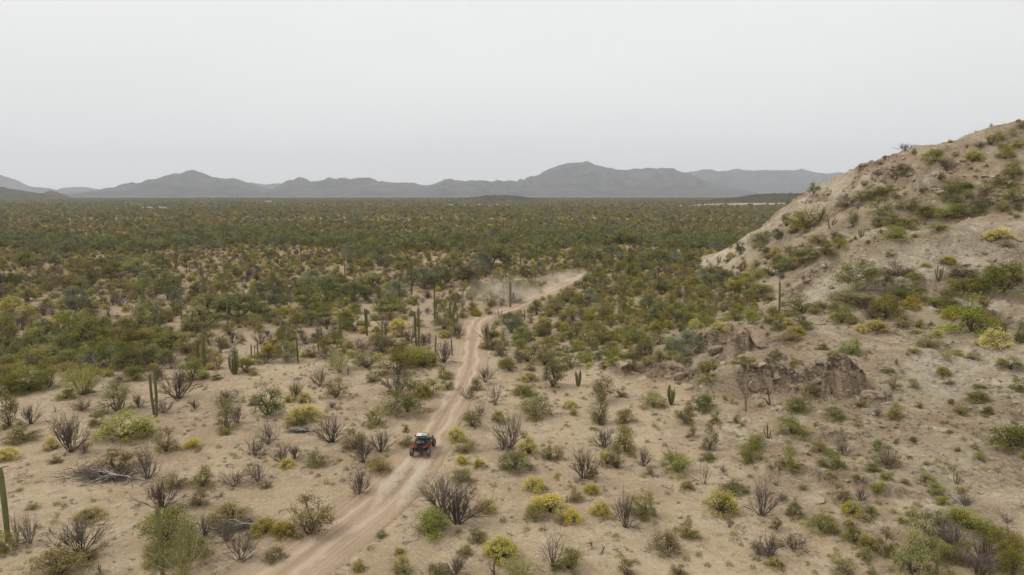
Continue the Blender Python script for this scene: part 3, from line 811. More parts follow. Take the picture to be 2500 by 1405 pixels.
def lumpy(seed, mat, bark, names, lumps, per, size, base_h=0.0, low=0.05, lump_r=(0.13, 0.22), flat_top=1.0, stems=6, r=0.024, open_=0.0):
    """a crown of leaf clumps of unequal size carried on forking limbs"""
    rnd = np.random.default_rng(seed)
    th = Geo(); cen, tint = [], []
    forks = []
    for i in range(stems):
        az = 2 * math.pi * i / stems + rnd.normal(0, 0.4); tl = rnd.uniform(0.15, 0.8)
        d = np.array([math.sin(tl) * math.cos(az), math.sin(tl) * math.sin(az), math.cos(tl)])
        L = rnd.uniform(0.25, 0.42) + base_h * 0.5
        m_ = d * L * 0.5 + rnd.normal(0, 0.03, 3); e_ = d * L
        th.tube([np.array([0, 0, -0.03]), m_, e_], [r * 1.3, r, r * 0.75], 4, rnd.random()); forks.append(e_)
    for i in range(lumps):
        az = rnd.random() * 6.28; rr = math.sqrt(rnd.uniform(0.0, 1.0)); el = rnd.uniform(low, 1.0)
        c = np.array([0.40 * rr * math.cos(az) * (1.15 - 0.35 * el), 0.40 * rr * math.sin(az) * (1.15 - 0.35 * el), base_h + (1 - base_h) * 0.86 * el * (1 - 0.45 * rr ** 2)])
        lr = rnd.uniform(*lump_r)
        f = min(forks, key=lambda q: np.linalg.norm(q - c))
        mid = (f + c) / 2 + rnd.normal(0, 0.03, 3)
        th.tube([f, mid, c], [r * 0.6, r * 0.42, r * 0.2], 3, rnd.random())
        for q in range(3):
            e_ = c + rnd.normal(0, lr * 0.7, 3); th.tube([mid, (mid + e_) / 2 + rnd.normal(0, 0.02, 3), e_], [r * 0.36, r * 0.28, 0.0], 3, rnd.random())
        n_ = int(per * (lr / np.mean(lump_r)) ** 2)
        g = rnd.normal(0, 1, (n_, 3)); g /= np.linalg.norm(g, axis=1)[:, None]
        g *= (rnd.random((n_, 1)) ** 0.45) * lr * np.array([1.1, 1.1, 0.72 * flat_top]) * rnd.uniform(0.75, 1.25, (n_, 1))
        cen.append(c + g); tl = rnd.random(); tint.append(np.clip(tl * 0.5 + rnd.random(n_) * 0.5, 0, 1))
    cen = np.concatenate(cen); tint = np.concatenate(tint)
    cen[:, 2] = np.where(cen[:, 2] < 0.02, 0.02 + 0.1 * rnd.random(len(cen)), cen[:, 2])
    return fit_parts([(names[0], th.mesh(names[0], bark)), (names[1], leaf_mesh(names[1], [leaves(rnd, cen, size, 0.35, tint)], mat))], 96, 99)
BF = ('branches', 'foliage')
PROTO['olive'] = [lumpy(200 + i, ML_olive, MW_dark, BF, 24, 115, 0.017, 0.0, 0.0, (0.11, 0.20), stems=11, r=0.013) for i in range(5)]
PROTO['green'] = [lumpy(300 + i, ML_green, MW_dark, BF, 24, 150, 0.017, 0.0, 0.0, (0.12, 0.22), stems=9, r=0.013) for i in range(6)]

def proto_dome(seed, mat=None):
    rnd = np.random.default_rng(seed)
    th = Geo(); cen = []
    for i in range(46):
        az = rnd.random() * 6.28; el = math.acos(rnd.uniform(0.05, 1.0))
        d = np.array([math.sin(el) * math.cos(az), math.sin(el) * math.sin(az), math.cos(el) * 1.0])
        L = rnd.uniform(0.36, 0.52)
        th.tube([d * 0.0, d * L * 0.5 + rnd.normal(0, 0.015, 3), d * L], [0.010, 0.007, 0.003], 3, rnd.random())
        c = d * L
        k = 58
        off = rnd.normal(0, 1, (k, 3)) * np.array([0.062, 0.062, 0.048])
        cen.append(c + off)
    cen = np.concatenate(cen); cen[:, 2] = np.abs(cen[:, 2])
    r = np.hypot(np.hypot(cen[:, 0], cen[:, 1]), cen[:, 2])
    tint = np.clip(sstep(0.30, 0.52, r) * 0.7 + rnd.random(len(cen)) * 0.4 - 0.1, 0, 1)      # flowers sit on the outside
    return fit_parts([('branches', th.mesh('branches', MW_dark)), ('foliage', leaf_mesh('foliage', [leaves(rnd, cen, 0.022, 0.5, tint)], mat or ML_yellow))])
PROTO['yellow'] = [proto_dome(400 + i) for i in range(5)]
PROTO['dry'] = [proto_dome(450 + i, ML_dry) for i in range(2)]

PROTO['tree'] = [lumpy(500 + i, ML_grey if i == 2 else (ML_green if i == 5 else ML_tree), MW_pale if i % 3 == 2 else MW_dark, ('trunk', 'crown'), 26, 150, 0.017, 0.14, 0.0, (0.12, 0.21), 0.85, stems=4, r=0.026) for i in range(7)]

def proto_whip(seed):
    PP = dict(PB); PP.update(segs=[8, 5, 4], up=[0.06, 0.08, 0.06], jit=0.07, bare=[0.3, 0.4], kids=[1, 1], fine_lvl=1, r=0.017, len=0.95, tilt=(0.05, 0.95), angle=(0.2, 0.6))
    rnd, th, fi, tips = shrub_frame(seed, 20, PP)
    tp = np.array([t[0] for t in tips]); npt = 5
    cen = np.repeat(tp, npt, 0) + rnd.normal(0, 0.03, (len(tp) * npt, 3)); cen[:, 2] = np.maximum(cen[:, 2], 0.02)
    return fit_parts([('branches', th.mesh('branches', MW_whip)), ('twigs', fi.mesh('twigs', MW_whip)), ('foliage', leaf_mesh('foliage', [leaves(rnd, cen, 0.014)], ML_green))])
PROTO['whip'] = [proto_whip(600 + i) for i in range(2)]

def column(g, pts, rad, ribs=11, tipseg=3):
    """a ribbed cactus column along pts"""
    pts = [np.asarray(p, float) for p in pts]
    L = sum(np.linalg.norm(b - a) for a, b in zip(pts[:-1], pts[1:]))
    prof = [(0.0, 0.80), (0.10, 0.92), (0.4, 1.0), (0.7, 1.0), (0.88, 0.94), (0.955, 0.78), (0.985, 0.5), (1.0, 0.0)]
    cum = np.concatenate([[0], np.cumsum([np.linalg.norm(b - a) for a, b in zip(pts[:-1], pts[1:])])]) / L
    ring0 = None
    P3 = np.array(pts)
    ns = ribs * 2
    extra = sorted(set([p[0] for p in prof] + list(cum[1:-1])))
    pr = np.array(prof)
    prev = None
    for s in extra:
        c = np.array([np.interp(s, cum, P3[:, k]) for k in range(3)])
        c2 = np.array([np.interp(min(s + 0.02, 1), cum, P3[:, k]) for k in range(3)]); c1 = np.array([np.interp(max(s - 0.02, 0), cum, P3[:, k]) for k in range(3)])
        d = unit(c2 - c1); a = np.array([1.0, 0, 0]) if abs(d[0]) < 0.8 else np.array([0, 1.0, 0])
        u = unit(np.cross(d, a)); w = np.cross(d, u)
        r = rad * np.interp(s, pr[:, 0], pr[:, 1])
        ring = []
        for k in range(ns):
            an = 2 * math.pi * k / ns; rr = r * (1.0 if k % 2 == 0 else 0.80)
            g.v.append(c + rr * (math.cos(an) * u + math.sin(an) * w)); g.t.append(0.0 if k % 2 == 0 else 1.0); ring.append(g.n); g.n += 1
        if prev:
            for k in range(ns):
                k2 = (k + 1) % ns
                g.f.append((prev[k], prev[k2], ring[k2], ring[k]))
        prev = ring
def cactus_parts(cols):
    """cols: list of (part name, points, radius)"""
    out = []
    for nm, pts, r in cols:
        g = Geo(); column(g, pts, r); out.append((nm, g.mesh(nm, M_cactus)))
    return out
# cactus prototypes in units of their height; width handled by the radius (about 1/16 of the height)
def arm(side, z0, z1, out_, r, az=0.0):
    cx, sx = math.cos(az) * side, math.sin(az) * side
    return [(cx * r * 0.5, sx * r * 0.5, z0), (cx * (r + out_ * 0.7), sx * (r + out_ * 0.7), z0 + 0.03), (cx * (r + out_), sx * (r + out_), z0 + 0.10), (cx * (r + out_ * 1.02), sx * (r + out_ * 1.02), z1)]
PROTO['cactus'] = [
    cactus_parts([('stem', [(0, 0, -0.02), (0.004, 0, 0.5), (-0.004, 0.003, 1)], 0.036)]),
    cactus_parts([('stem', [(0, 0, -0.02), (0.02, 0, 0.5), (0.014, 0, 1)], 0.029), ('stem', [(-0.05, 0.01, -0.02), (-0.075, 0, 0.4), (-0.085, 0, 0.90)], 0.027)]),
    cactus_parts([('stem', [(0, 0, -0.02), (0, 0, 0.5), (0.01, 0, 1)], 0.045), ('arm', arm(-1, 0.18, 0.83, 0.11, 0.04), 0.037)]),
    cactus_parts([('stem', [(0, 0, -0.02), (0, 0, 0.5), (0, 0, 1)], 0.040), ('arm', arm(1, 0.30, 0.58, 0.07, 0.04), 0.030)]),
    cactus_parts([('stem', [(0, 0, -0.02), (0, 0, 0.5), (0, 0, 1)], 0.040), ('stem', [(0.06, 0, -0.02), (0.08, 0, 0.4), (0.085, 0, 0.72)], 0.034), ('stem', [(-0.06, 0.03, -0.02), (-0.09, 0.03, 0.3), (-0.10, 0.03, 0.60)], 0.034)]),
    cactus_parts([('stem', [(0, 0, -0.02), (0.10, 0, 0.35), (0.12, 0, 0.65), (0.11, 0, 1)], 0.045), ('arm', [(0, 0, 0.02), (-0.06, 0.02, 0.25), (-0.07, 0.02, 0.80)], 0.040), ('arm', [(0.02, 0, 0.05), (0.02, -0.08, 0.2), (0.02, -0.1, 0.58)], 0.036)]),
]
def proto_pipe(seed, n):
    rnd = np.random.default_rng(seed); cols = []
    for i in range(n):
        az = 2 * math.pi * i / n + rnd.normal(0, 0.2); out_ = rnd.uniform(0.08, 0.24); h = rnd.uniform(0.62, 1.0)
        c, s = math.cos(az), math.sin(az)
        cols.append(('stem', [(c * 0.03, s * 0.03, -0.02), (c * out_ * 0.7, s * out_ * 0.7, 0.16), (c * out_, s * out_, 0.4), (c * out_ * 1.08, s * out_ * 1.08, h)], 0.034))
    return cactus_parts(cols)
PROTO['pipe'] = [proto_pipe(700, 11), proto_pipe(701, 7), proto_pipe(702, 4)]

def proto_fallen(seed):
    """bleached limbs lying on a heap of dead twigs"""
    rnd = np.random.default_rng(seed); big, brush = Geo(), Geo()
    for i in range(7):
        az = rnd.normal(math.pi, 0.55) if i < 5 else rnd.random() * 6.28
        p = np.array([0.25, 0, 0.10]); d = np.array([math.cos(az), math.sin(az) * 0.55, rnd.uniform(-0.05, 0.22)])
        PPF = dict(PB); PPF.update(segs=[6, 4, 3], up=[-0.03, 0.0, 0.02], jit=0.2, bare=[0.3, 0.3], kids=[1, 1], fine_lvl=9, r=0.013, angle=(0.3, 0.9), ratio=(0.3, 0.5))
        grow(rnd, big, big, [], p, unit(d), rnd.uniform(0.3, 0.5), 0.013, 0, PPF)
    for i in range(420):
        p = np.array([rnd.normal(0, 0.25), rnd.normal(0.06, 0.12), abs(rnd.normal(0, 0.06))]); d = unit(np.array([rnd.normal(-0.5, 0.7), rnd.normal(0, 0.5), rnd.normal(0.1, 0.25)]))
        brush.tube([p, p + d * 0.12, p + d * 0.24 + rnd.normal(0, 0.02, 3)], [0.006, 0.004, 0.0], 3, rnd.random())
    return [('limbs', big.mesh('limbs', MW_dead)), ('brushwood', brush.mesh('brushwood', MW_bare))]
PROTO['fallen'] = [proto_fallen(800), proto_fallen(803)]

def proto_snag(seed):
    rnd = np.random.default_rng(seed); g = Geo()
    PPF = dict(PB); PPF.update(segs=[4, 3, 2], up=[0.1, 0.1, 0.1], jit=0.25, bare=[0.4, 0.4], kids=[1, 1], fine_lvl=9, r=0.05)
    for i in range(3):
        az = rnd.random() * 6.28; tl = rnd.uniform(0.1, 1.0)
        grow(rnd, g, g, [], np.array([0, 0, -0.03]), np.array([math.sin(tl) * math.cos(az), math.sin(tl) * math.sin(az), math.cos(tl)]), rnd.uniform(0.5, 0.9), 0.055, 0, PPF)
    return fit_parts([('limbs', g.mesh('limbs', MW_dark))])
PROTO['snag'] = [proto_snag(820 + i) for i in range(4)]

def proto_tuft(seed, mat):
    rnd = np.random.default_rng(seed); n = 150
    az = rnd.random(n) * 6.28; el = np.arccos(rnd.uniform(0.1, 1, n)); L = rnd.uniform(0.2, 0.5, n)
    d = np.stack([np.sin(el) * np.cos(az), np.sin(el) * np.sin(az), np.cos(el)], 1)
    cen = d * L[:, None]
    return fit_parts([('foliage', leaf_mesh('foliage', [leaves(rnd, cen, 0.05, 0.2)], mat))])
PROTO['tuft'] = [proto_tuft(840, ML_green), proto_tuft(841, ML_olive), proto_tuft(842, ML_dry), proto_tuft(843, ML_yellow)]

# ---- stones
def stone_mat(name, a, b, c3):
    m, ns, ls, out = node_mat(name)
    tc = N(ns, 'ShaderNodeTexCoord'); oi = N(ns, 'ShaderNodeObjectInfo')
    c = mix(ns, ls, mapr(ns, ls, noise(ns, ls, tc.outputs['Object'], 1.6, 6, 0.7, 0.4), 0.38, 0.62), a, b)
    c = mix(ns, ls, mapr(ns, ls, noise(ns, ls, tc.outputs['Object'], 4.0, 5, 0.75), 0.55, 0.68, 0, 0.8), c, c3)
    hs = N(ns, 'ShaderNodeHueSaturation'); ls.new(c, hs.inputs['Color']); ls.new(mapr(ns, ls, oi.outputs['Random'], 0, 1, 0.75, 1.25, False), hs.inputs['Value'])
    b_ = N(ns, 'ShaderNodeBsdfDiffuse'); ls.new(hs.outputs[0], b_.inputs['Color'])
    bp = N(ns, 'ShaderNodeBump'); bp.inputs['Strength'].default_value = 0.8; bp.inputs['Distance'].default_value = 0.2
    ls.new(noise(ns, ls, tc.outputs['Object'], 5.0, 6, 0.7), bp.inputs['Height']); ls.new(bp.outputs[0], b_.inputs['Normal'])
    ls.new(b_.outputs[0], out.inputs['Surface']); return m
M_stone = stone_mat('tan_stone', (0.34, 0.275, 0.20), (0.41, 0.345, 0.26), (0.19, 0.15, 0.11))
M_crag = stone_mat('weathered_crag_stone', (0.36, 0.275, 0.19), (0.24, 0.185, 0.135), (0.11, 0.086, 0.068))
def proto_stone(seed, mat, sub=2):
    rnd = np.random.default_rng(seed)
    bm = bmesh.new(); bmesh.ops.create_icosphere(bm, subdivisions=sub, radius=0.5)
    planes = [(unit(rnd.normal(0, 1, 3)), rnd.uniform(0.20, 0.36)) for _ in range(11)]
    for v in bm.verts:
        p = np.array(v.co)
        for nrm_, dd in planes:
            e = p @ nrm_ - dd
            if e > 0: p = p - nrm_ * e
        p = 1.25 * p * (1 + rnd.normal(0, 0.03)) * np.array([1.15, 0.95, 0.78])
        v.co = p + np.array([0, 0, 0.18])
    me = bpy.data.meshes.new('stone'); bm.to_mesh(me); bm.free(); me.materials.append(mat)
    return me
STONES = [proto_stone(900 + i, M_stone) for i in range(6)]
CRAGS = [proto_stone(950 + i, M_crag, 3) for i in range(5)]

def proto_litter(seed):
    rnd = np.random.default_rng(seed); g = Geo()
    for i in range(9):
        p = np.array([rnd.normal(0, 0.25), rnd.normal(0, 0.25), 0.02]); d = unit(np.array([rnd.normal(), rnd.normal(), rnd.normal(0.05, 0.12)]))
        L = rnd.uniform(0.2, 0.6)
        g.tube([p, p + d * L * 0.5 + rnd.normal(0, 0.03, 3), p + d * L], [0.022, 0.016, 0.0], 3, rnd.random())
    return g.mesh('litter', MW_pale if seed % 2 else MW_bare)
LITTER = [proto_litter(860 + i) for i in range(4)]
# ------------------------------------------------------------------ survey of what stands where (read off the photograph, then put on the ground)
# crop origin x, y and scale of each survey sheet; entries: kind letter, u, v of the foot, width, height on the sheet
KINDS = dict(B='bare', D='olive', G='green', Y='yellow', T='tree', P='whip', C='cactus', O='pipe', F='fallen', S='snag', R='dry')
SURVEY = [
 (0, 900, .36, """
D60,395,140,210 B210,375,150,150 D160,485,220,95 B480,565,260,280 Y345,545,90,90 B575,575,60,80 D370,640,80,60 Y50,612,125,85 B560,285,190,95 D800,288,240,200
B940,268,80,110 B785,150,100,110 G860,472,330,200 G670,388,110,90 B1110,302,130,95 B1210,205,250,230 S370,297,60,45 G450,203,135,95 D600,165,90,70 G200,150,260,170
G80,170,200,190 P560,175,260,230 G330,130,200,150 B1320,272,75,70 B1550,232,195,105 D1540,402,150,205 B1610,372,130,145 G1535,448,60,50 T1820,312,190,215 G1715,248,65,65 Y2000,172,95,65 Y1960,222,70,45
Y2065,228,95,65 B2005,212,205,180 B2175,120,135,140 D2280,192,180,135 B2250,267,95,55 Y2065,345,195,115 D2020,385,150,115 F2035,432,170,70 B2255,503,230,205 D2400,545,150,150
D1130,562,150,160 B1000,748,215,245 D800,690,240,150 F700,748,440,120 Y1310,533,95,65 B1730,588,165,135 B1820,512,135,155 B1910,632,145,135 B2000,612,105,115 Y1945,662,100,62
D2150,652,155,105 B1590,798,165,135 B1745,763,185,150 D1805,808,82,65 D1370,803,155,155 D1190,803,150,120 D1350,932,120,130 B1100,948,240,235 S1250,872,32,35 S1495,875,55,60 S940,935,55,30
D220,953,72,62 B120,1182,135,235 B205,1187,105,205 G40,1245,130,145 Y605,1015,175,85 S340,1113,75,50 B545,1248,370,270 D400,1392,360,200 D600,1293,115,75 S680,1388,85,85 S980,1123,42,45
G1130,1160,330,240 P1240,1402,340,380 D1080,1330,190,170 G1300,1290,220,190 B1390,1130,130,150 D1560,1030,260,140 F1620,1085,300,90 B1540,1170,220,150 B1635,1298,205,215 Y1800,1113,170,115 Y1925,1138,155,115 D2110,1125,290,280
D1865,1303,145,105 Y2430,1362,75,62"""),
 (800, 900, .36, """
G540,295,330,230 B470,190,260,220 Y640,190,130,90 G690,190,160,130 G550,305,150,90 D315,383,155,125 D310,93,100,80 G530,432,52,52 D530,528,115,85 B360,563,205,175 B240,635,160,190 D360,713,175,125 B225,858,155,185
G810,143,95,95 D800,70,110,90 B960,213,115,115 B1135,243,185,175 G1010,150,85,85 B1070,93,105,115 D980,393,135,115 B1030,325,95,95 Y1155,358,82,75 B1240,543,205,265 B1190,553,85,100 B1330,473,62,62
Y1360,573,115,115 G1270,683,215,135 G1330,180,155,85 G1400,325,225,145 Y1370,83,105,62 T1530,123,135,165 Y1640,265,105,62 D1665,315,62,45 Y870,485,115,90 D930,563,145,125 Y910,645,72,62 Y1030,663,82,58
G1490,613,75,95 D1560,613,115,92 B1735,748,180,225 D1790,743,85,85 Y1890,645,115,90 D1960,673,125,115 B1875,533,145,135 G2020,563,165,185 B780,965,330,300 B880,1052,340,300 G700,1113,240,175
D905,765,175,100 Y1080,963,115,92 D1400,1023,135,135 Y1500,965,205,135 D1690,893,92,92 Y1790,848,92,72 Y1400,823,145,95 D1580,1043,92,72 Y1660,1038,115,92 Y1850,998,125,105 B2020,1078,185,255 G2130,1000,175,175
S1620,907,25,60 D1020,1173,125,115 D930,1258,105,72 Y1175,1273,205,145 B870,1398,165,155 D745,1398,125,95 P1310,1402,235,155 S1130,1398,65,130 Y500,1373,115,115 Y485,1258,75,48 Y210,1358,75,62 D365,1143,62,52
B1530,1343,310,290 D1640,1353,205,145 S1795,1218,55,45 S1860,1258,55,60 R2290,1243,185,165 D2450,1143,135,125 D2020,1398,115,115 D2380,1398,115,85 B2140,663,105,135 B2190,723,82,72 G2370,703,205,145
D1860,223,155,175 D1990,193,75,75 G2210,263,165,105 O1700,118,60,115 O2330,243,85,135 D1840,373,135,205 G2010,363,115,95"""),
 (1600, 900, .36, """
G320,283,165,115 D200,373,135,155 G415,368,82,82 D550,368,62,62 C615,292,40,130 S780,252,90,170 G930,443,215,160 G960,300,150,110 G1205,333,135,115 G1240,353,62,52 G1630,343,105,115 O765,473,55,105 D250,463,75,82
D365,553,95,180 G355,623,95,62 G680,533,155,105 G635,623,155,125 G890,673,105,135 G960,683,72,62 G1120,563,135,95 G1195,683,185,135 B1270,588,105,105 D1570,653,175,145 G1480,703,105,72 G1565,753,72,62
G1830,773,135,82 G1910,863,115,92 O2045,783,55,92 G2400,523,290,165 G2170,223,165,85 D2070,303,105,82 G2250,313,72,62 Y1950,53,92,72 D1995,103,72,42 G2200,133,82,42 G2470,153,90,95 D1620,143,82,92 G1750,133,62,62
D2000,443,52,32 G1750,497,52,42 B335,783,155,175 B460,703,62,62 Y215,813,82,62 G180,703,115,105 B120,643,155,105 G530,843,175,125 Y445,973,195,155 B720,998,215,255 D240,1163,175,135 B500,1078,145,115 G940,993,115,125
G1120,1088,195,165 D1205,1118,82,62 G1250,893,125,115 B1390,898,82,105 Y1330,983,115,92 D1420,1023,82,52 G1350,1173,145,105 G1420,1293,92,92 Y1450,1233,135,115 G1570,1263,135,155 B1550,1123,72,72 G1740,1398,280,300
C1905,1403,40,200 G2130,1088,310,140 B2380,1043,190,95 B2230,1323,165,195 B2200,1400,310,205 G2420,1398,185,185 B700,1258,125,115 B775,1273,185,175 B935,1223,215,145 Y810,1343,125,72 D1280,1393,185,125 D1465,1398,62,62
Y1680,1043,72,46 B860,900,70,80 D1180,740,90,50 G1360,750,60,40 D1690,780,70,40 G500,1070,60,40 Y1310,1070,70,60 D820,1090,80,80"""),
 (1450, 760, .2, """
D570,165,230,175 G930,485,205,180 G420,565,165,95 G250,585,205,155 G130,693,155,115 G620,465,175,165 D480,693,125,85 G1390,755,225,165 D1420,862,255,125 Y630,243,125,82 Y900,213,125,92 G740,303,125,125 O800,518,65,85
D90,350,140,120 G370,400,200,160 Y200,330,140,110 D1050,250,120,110 Y1530,230,170,90 G1680,110,200,110 G1900,110,220,120 G1400,110,150,110 G1100,90,200,120 Y760,200,130,90"""),
 (1850, 760, .26, """
G870,402,205,155 G610,362,92,62 Y710,423,115,62 D290,283,195,92 Y350,222,135,72 G165,187,72,82 Y280,132,82,62 G450,162,155,72 Y960,187,82,62 D1600,342,215,125 Y1490,213,82,42 Y1680,242,72,62 S1185,217,85,72
D1370,162,125,105 Y1520,152,62,72 Y2240,332,235,175 Y2080,322,105,72 B2250,165,185,155 P1780,463,145,135 Y1880,412,92,62 D2020,452,125,92 G2370,547,205,145 G2470,293,110,185 D1220,572,115,62 B1300,502,62,62 D1470,387,105,52"""),
 (2000, 280, .2, """
G1390,603,215,130 B1550,683,185,135 D1010,773,175,135 G520,1055,185,105 G680,1005,205,115 G820,963,155,92 D330,1133,175,125 G740,1243,255,195 G1080,1163,195,105 D940,1023,115,62 G1690,933,245,115 G1650,1083,205,175
G1330,1253,255,115 G1550,1253,255,115 G1690,1233,185,115 G1880,1193,205,115 G2100,1113,255,115 G2340,743,195,135 G2300,903,255,175 G2380,1063,225,135 D2040,953,185,135 G900,1343,225,95 D1080,1333,205,75
D2090,372,125,92 B1960,402,115,55 G2180,313,105,82 D2260,422,115,62 G2440,402,135,72 G2270,533,185,115 Y1880,562,155,92 D2370,272,82,72 D2470,160,92,52 G1270,953,82,62 G1150,482,62,52 D1390,472,82,42 B1050,440,185,45
G700,1373,115,92 D1480,803,82,72"""),
 (1650, 440, .2, """
G1590,573,360,175 D1350,563,115,125 G1060,763,195,115 P955,843,125,175 T1240,723,115,105 T790,913,95,135 D1440,653,115,82 D420,1143,125,135 O380,1013,55,65 O525,1013,95,95 B235,1103,125,75 D800,1123,85,145 G1840,923,265,115
G1560,1013,285,145 G1350,1093,225,115 G1170,1173,225,125 G950,1203,265,115 D1400,933,135,92 G1740,763,205,85 G2000,833,165,105 D1090,883,155,92 G870,1333,225,135 Y680,1343,165,125 G1050,1393,255,105 G300,1373,205,105
T1690,155,115,95 D2090,333,145,115 S1878,603,60,180 O2260,703,65,125 D2150,553,85,155 S1760,480,120,190 Y670,950,90,60 D620,1000,80,60 D520,1090,80,70 D600,1150,70,50 D490,1160,90,60"""),
 (1900, 520, .242, """
T800,775,340,260 D1190,643,255,135 G1360,693,165,115 G1095,693,115,62 G1215,783,135,92 G1380,803,155,72 G1170,863,205,92 G1310,873,135,62 Y1710,523,125,72 Y1490,557,92,52 O1620,683,95,155 D1860,643,225,105 G2270,803,390,265
G1880,803,305,135 D1690,933,145,85 G1960,1203,410,335 G1080,1063,265,205 G640,1103,205,155 D750,1133,105,92 Y980,1183,175,92 D700,903,265,125 B860,973,205,115 D240,1003,305,165 D90,1053,115,72 Y90,1133,105,72 D280,1163,125,62
Y2220,263,205,92 D2290,353,105,62 G1610,173,155,62 G1180,263,235,92 C10,1053,30,370 D1140,443,82,62 B950,1060,160,110"""),
 (1100, 640, .16, """
B725,893,265,225 G1150,463,205,155 G1300,483,225,135 D1780,613,355,235 T1310,803,205,225 D1560,803,355,225 B560,1203,255,305 B800,1163,185,205 P1095,1183,255,265 B1490,1173,235,255 B1540,1243,125,135 B120,1173,225,255
O2040,433,140,175 T1960,403,175,145 D1230,1193,155,135 Y950,873,105,62 D1060,833,165,105 Y200,853,120,175 Y390,833,155,125 D580,803,185,115 G1680,1203,185,135 G1820,1183,125,125 G1960,1353,285,185 G2100,1053,155,125
D1860,903,255,255 G2150,953,255,285 D2350,900,260,260 G2300,1250,230,170 D530,1330,220,180 D800,1340,200,160 G1100,1330,200,160 D1000,620,260,150 D620,640,230,220 Y1400,330,170,80 B1440,250,180,90 Y1220,320,110,60 Y880,330,120,70 G1080,350,180,80 D780,560,190,180"""),
 (0, 500, .36, """
T1140,643,190,170 T520,735,190,165 T650,975,240,225 T270,975,195,150 T40,985,150,215 T470,985,160,130 T1620,760,300,190 T1440,770,240,170 T1880,705,140,140 T1100,443,115,120 T930,483,190,120 T540,483,160,115 T180,433,160,115
T1150,975,260,150 T2220,653,190,170 T2130,585,160,140 T920,865,230,120 T1390,835,260,150 T1000,770,200,130 T2080,700,190,150 T760,480,150,110 T130,1045,140,120 G540,575,125,85 G1100,1000,180,130 D1000,960,200,130 D850,970,210,150
G700,1010,190,130 D330,1090,220,130 D180,1100,200,130 D600,1090,190,130 G930,1080,200,150 B1160,1113,155,135 B1500,1005,140,140 D1480,1115,85,105 D1280,1010,170,140 B820,690,140,110 B400,670,110,100 B730,750,100,90 B840,830,100,70
B300,750,160,100 Y820,680,150,90 Y450,700,120,80 Y90,700,120,80 Y180,740,140,70 G70,790,110,90 B150,850,130,110 Y300,850,150,70 B400,975,100,80 B380,560,120,100 D440,570,130,90"""),
 (450, 650, .2, """
P1900,1295,340,310 D2230,1235,360,200 Y1040,1113,250,175 G820,1205,260,145 D1290,1063,200,130 G90,1385,310,260 D400,1273,135,165 Y250,1373,105,92 G400,1383,135,92 D840,1333,105,52 D1560,1113,205,135 G2070,803,210,210 Y1800,710,220,90
Y1820,640,200,80 Y1850,590,130,80 D1450,700,230,150 D850,760,220,180 G1250,900,220,160 B930,950,180,160 B590,940,180,160 Y2060,560,180,100 D2310,660,130,90 D450,1080,200,190 D150,1040,250,200 B1640,830,130,100 G1820,940,190,140
G1600,930,160,120 B2120,1000,170,160 D2350,980,200,170 B2000,1330,180,160"""),
 (800, 550, .36, """
T455,533,190,155 T1110,275,230,140 T850,315,160,130 T910,143,140,90 T420,623,210,140 T300,430,200,130 T180,520,190,130 T650,430,200,140 T760,420,180,130 T1380,240,160,110 T1690,250,180,110 T1800,250,150,90 T2250,260,190,120 T2000,130,180,90
T1050,300,160,110 T950,400,200,130 T560,300,150,100 G170,720,150,130 B380,700,110,90 Y480,700,110,70 B560,800,140,120 D790,710,140,90 Y790,760,80,50 B690,800,100,90 D480,760,90,60 D370,860,230,120 G650,960,170,140 B790,930,170,170 D770,1020,150,120 D270,960,230,170
D480,1010,240,190 G560,950,220,130"""),
]
# cactus columns: sheet, then u, v top, v foot
CACTI = [
 (0, 500, .36, "40,430,562 65,470,562 250,480,532 965,510,692 985,560,692 935,655,702 1235,600,792 1262,620,700 1380,715,842 1545,630,822 1720,580,762 1950,545,682 2200,560,662 2310,740,972 2490,700,892 2285,870,972 2190,830,982 2160,880,992 2020,900,1062 475,770,882 450,840,882 670,1020,1102 365,1060,1152 1705,950,1042 1730,960,1042 1748,925,1042 770,270,392 1730,330,432 1835,350,422 1595,330,402 1500,110,202 1515,120,252 2100,180,292 2420,220,292 1410,410,472 105,310,392 690,600,672 1185,440,490 2390,370,430 1290,400,470 300,480,540"),
 (800, 550, .36, "725,420,632 880,545,662 265,560,752 90,590,832 65,740,832 730,740,932 845,770,882 1195,380,522 1090,690,802 570,230,472 490,340,422 905,200,292 160,230,292 1310,190,332 1930,260,372 2450,170,262 1805,180,282 2185,400,442 1335,570,642 1560,30,92 680,240,300 395,150,220 1690,120,190 1120,150,215 1410,280,370"),
]
# cacti of a shape of their own: x, y foot, height in pixels, prototype, yaw, label
SPECIAL_CACTI = [
 (20,1322,168,0,0,'tall straight cactus with two dry stalks on top beside the bottom-left brush'),
 (397,1404,158,0,1,'single thick cactus column rising in front of the bottom-left green bush'),
 (383,1019,118,1,0.15,'twin-stemmed cactus standing side by side on the left sand'),
 (500,899,82,2,0.1,'two-pronged cactus like a tuning fork on the left sand'),
 (1022,850,100,1,0.3,'tallest twin-stemmed cactus beside the track left of its curve'),
 (942,838,50,2,0.0,'short two-armed cactus among shrubs left of the track curve'),
 (1104,782,64,5,0.4,'thick many-armed cactus where the track turns to the right'),
 (1246,751,64,3,0.2,'single cactus with one short arm standing in the far dust'),
]
BIG_PIPES = [(573,914,60,0,'green organ pipe cactus of many slender stems on the open left sand')]
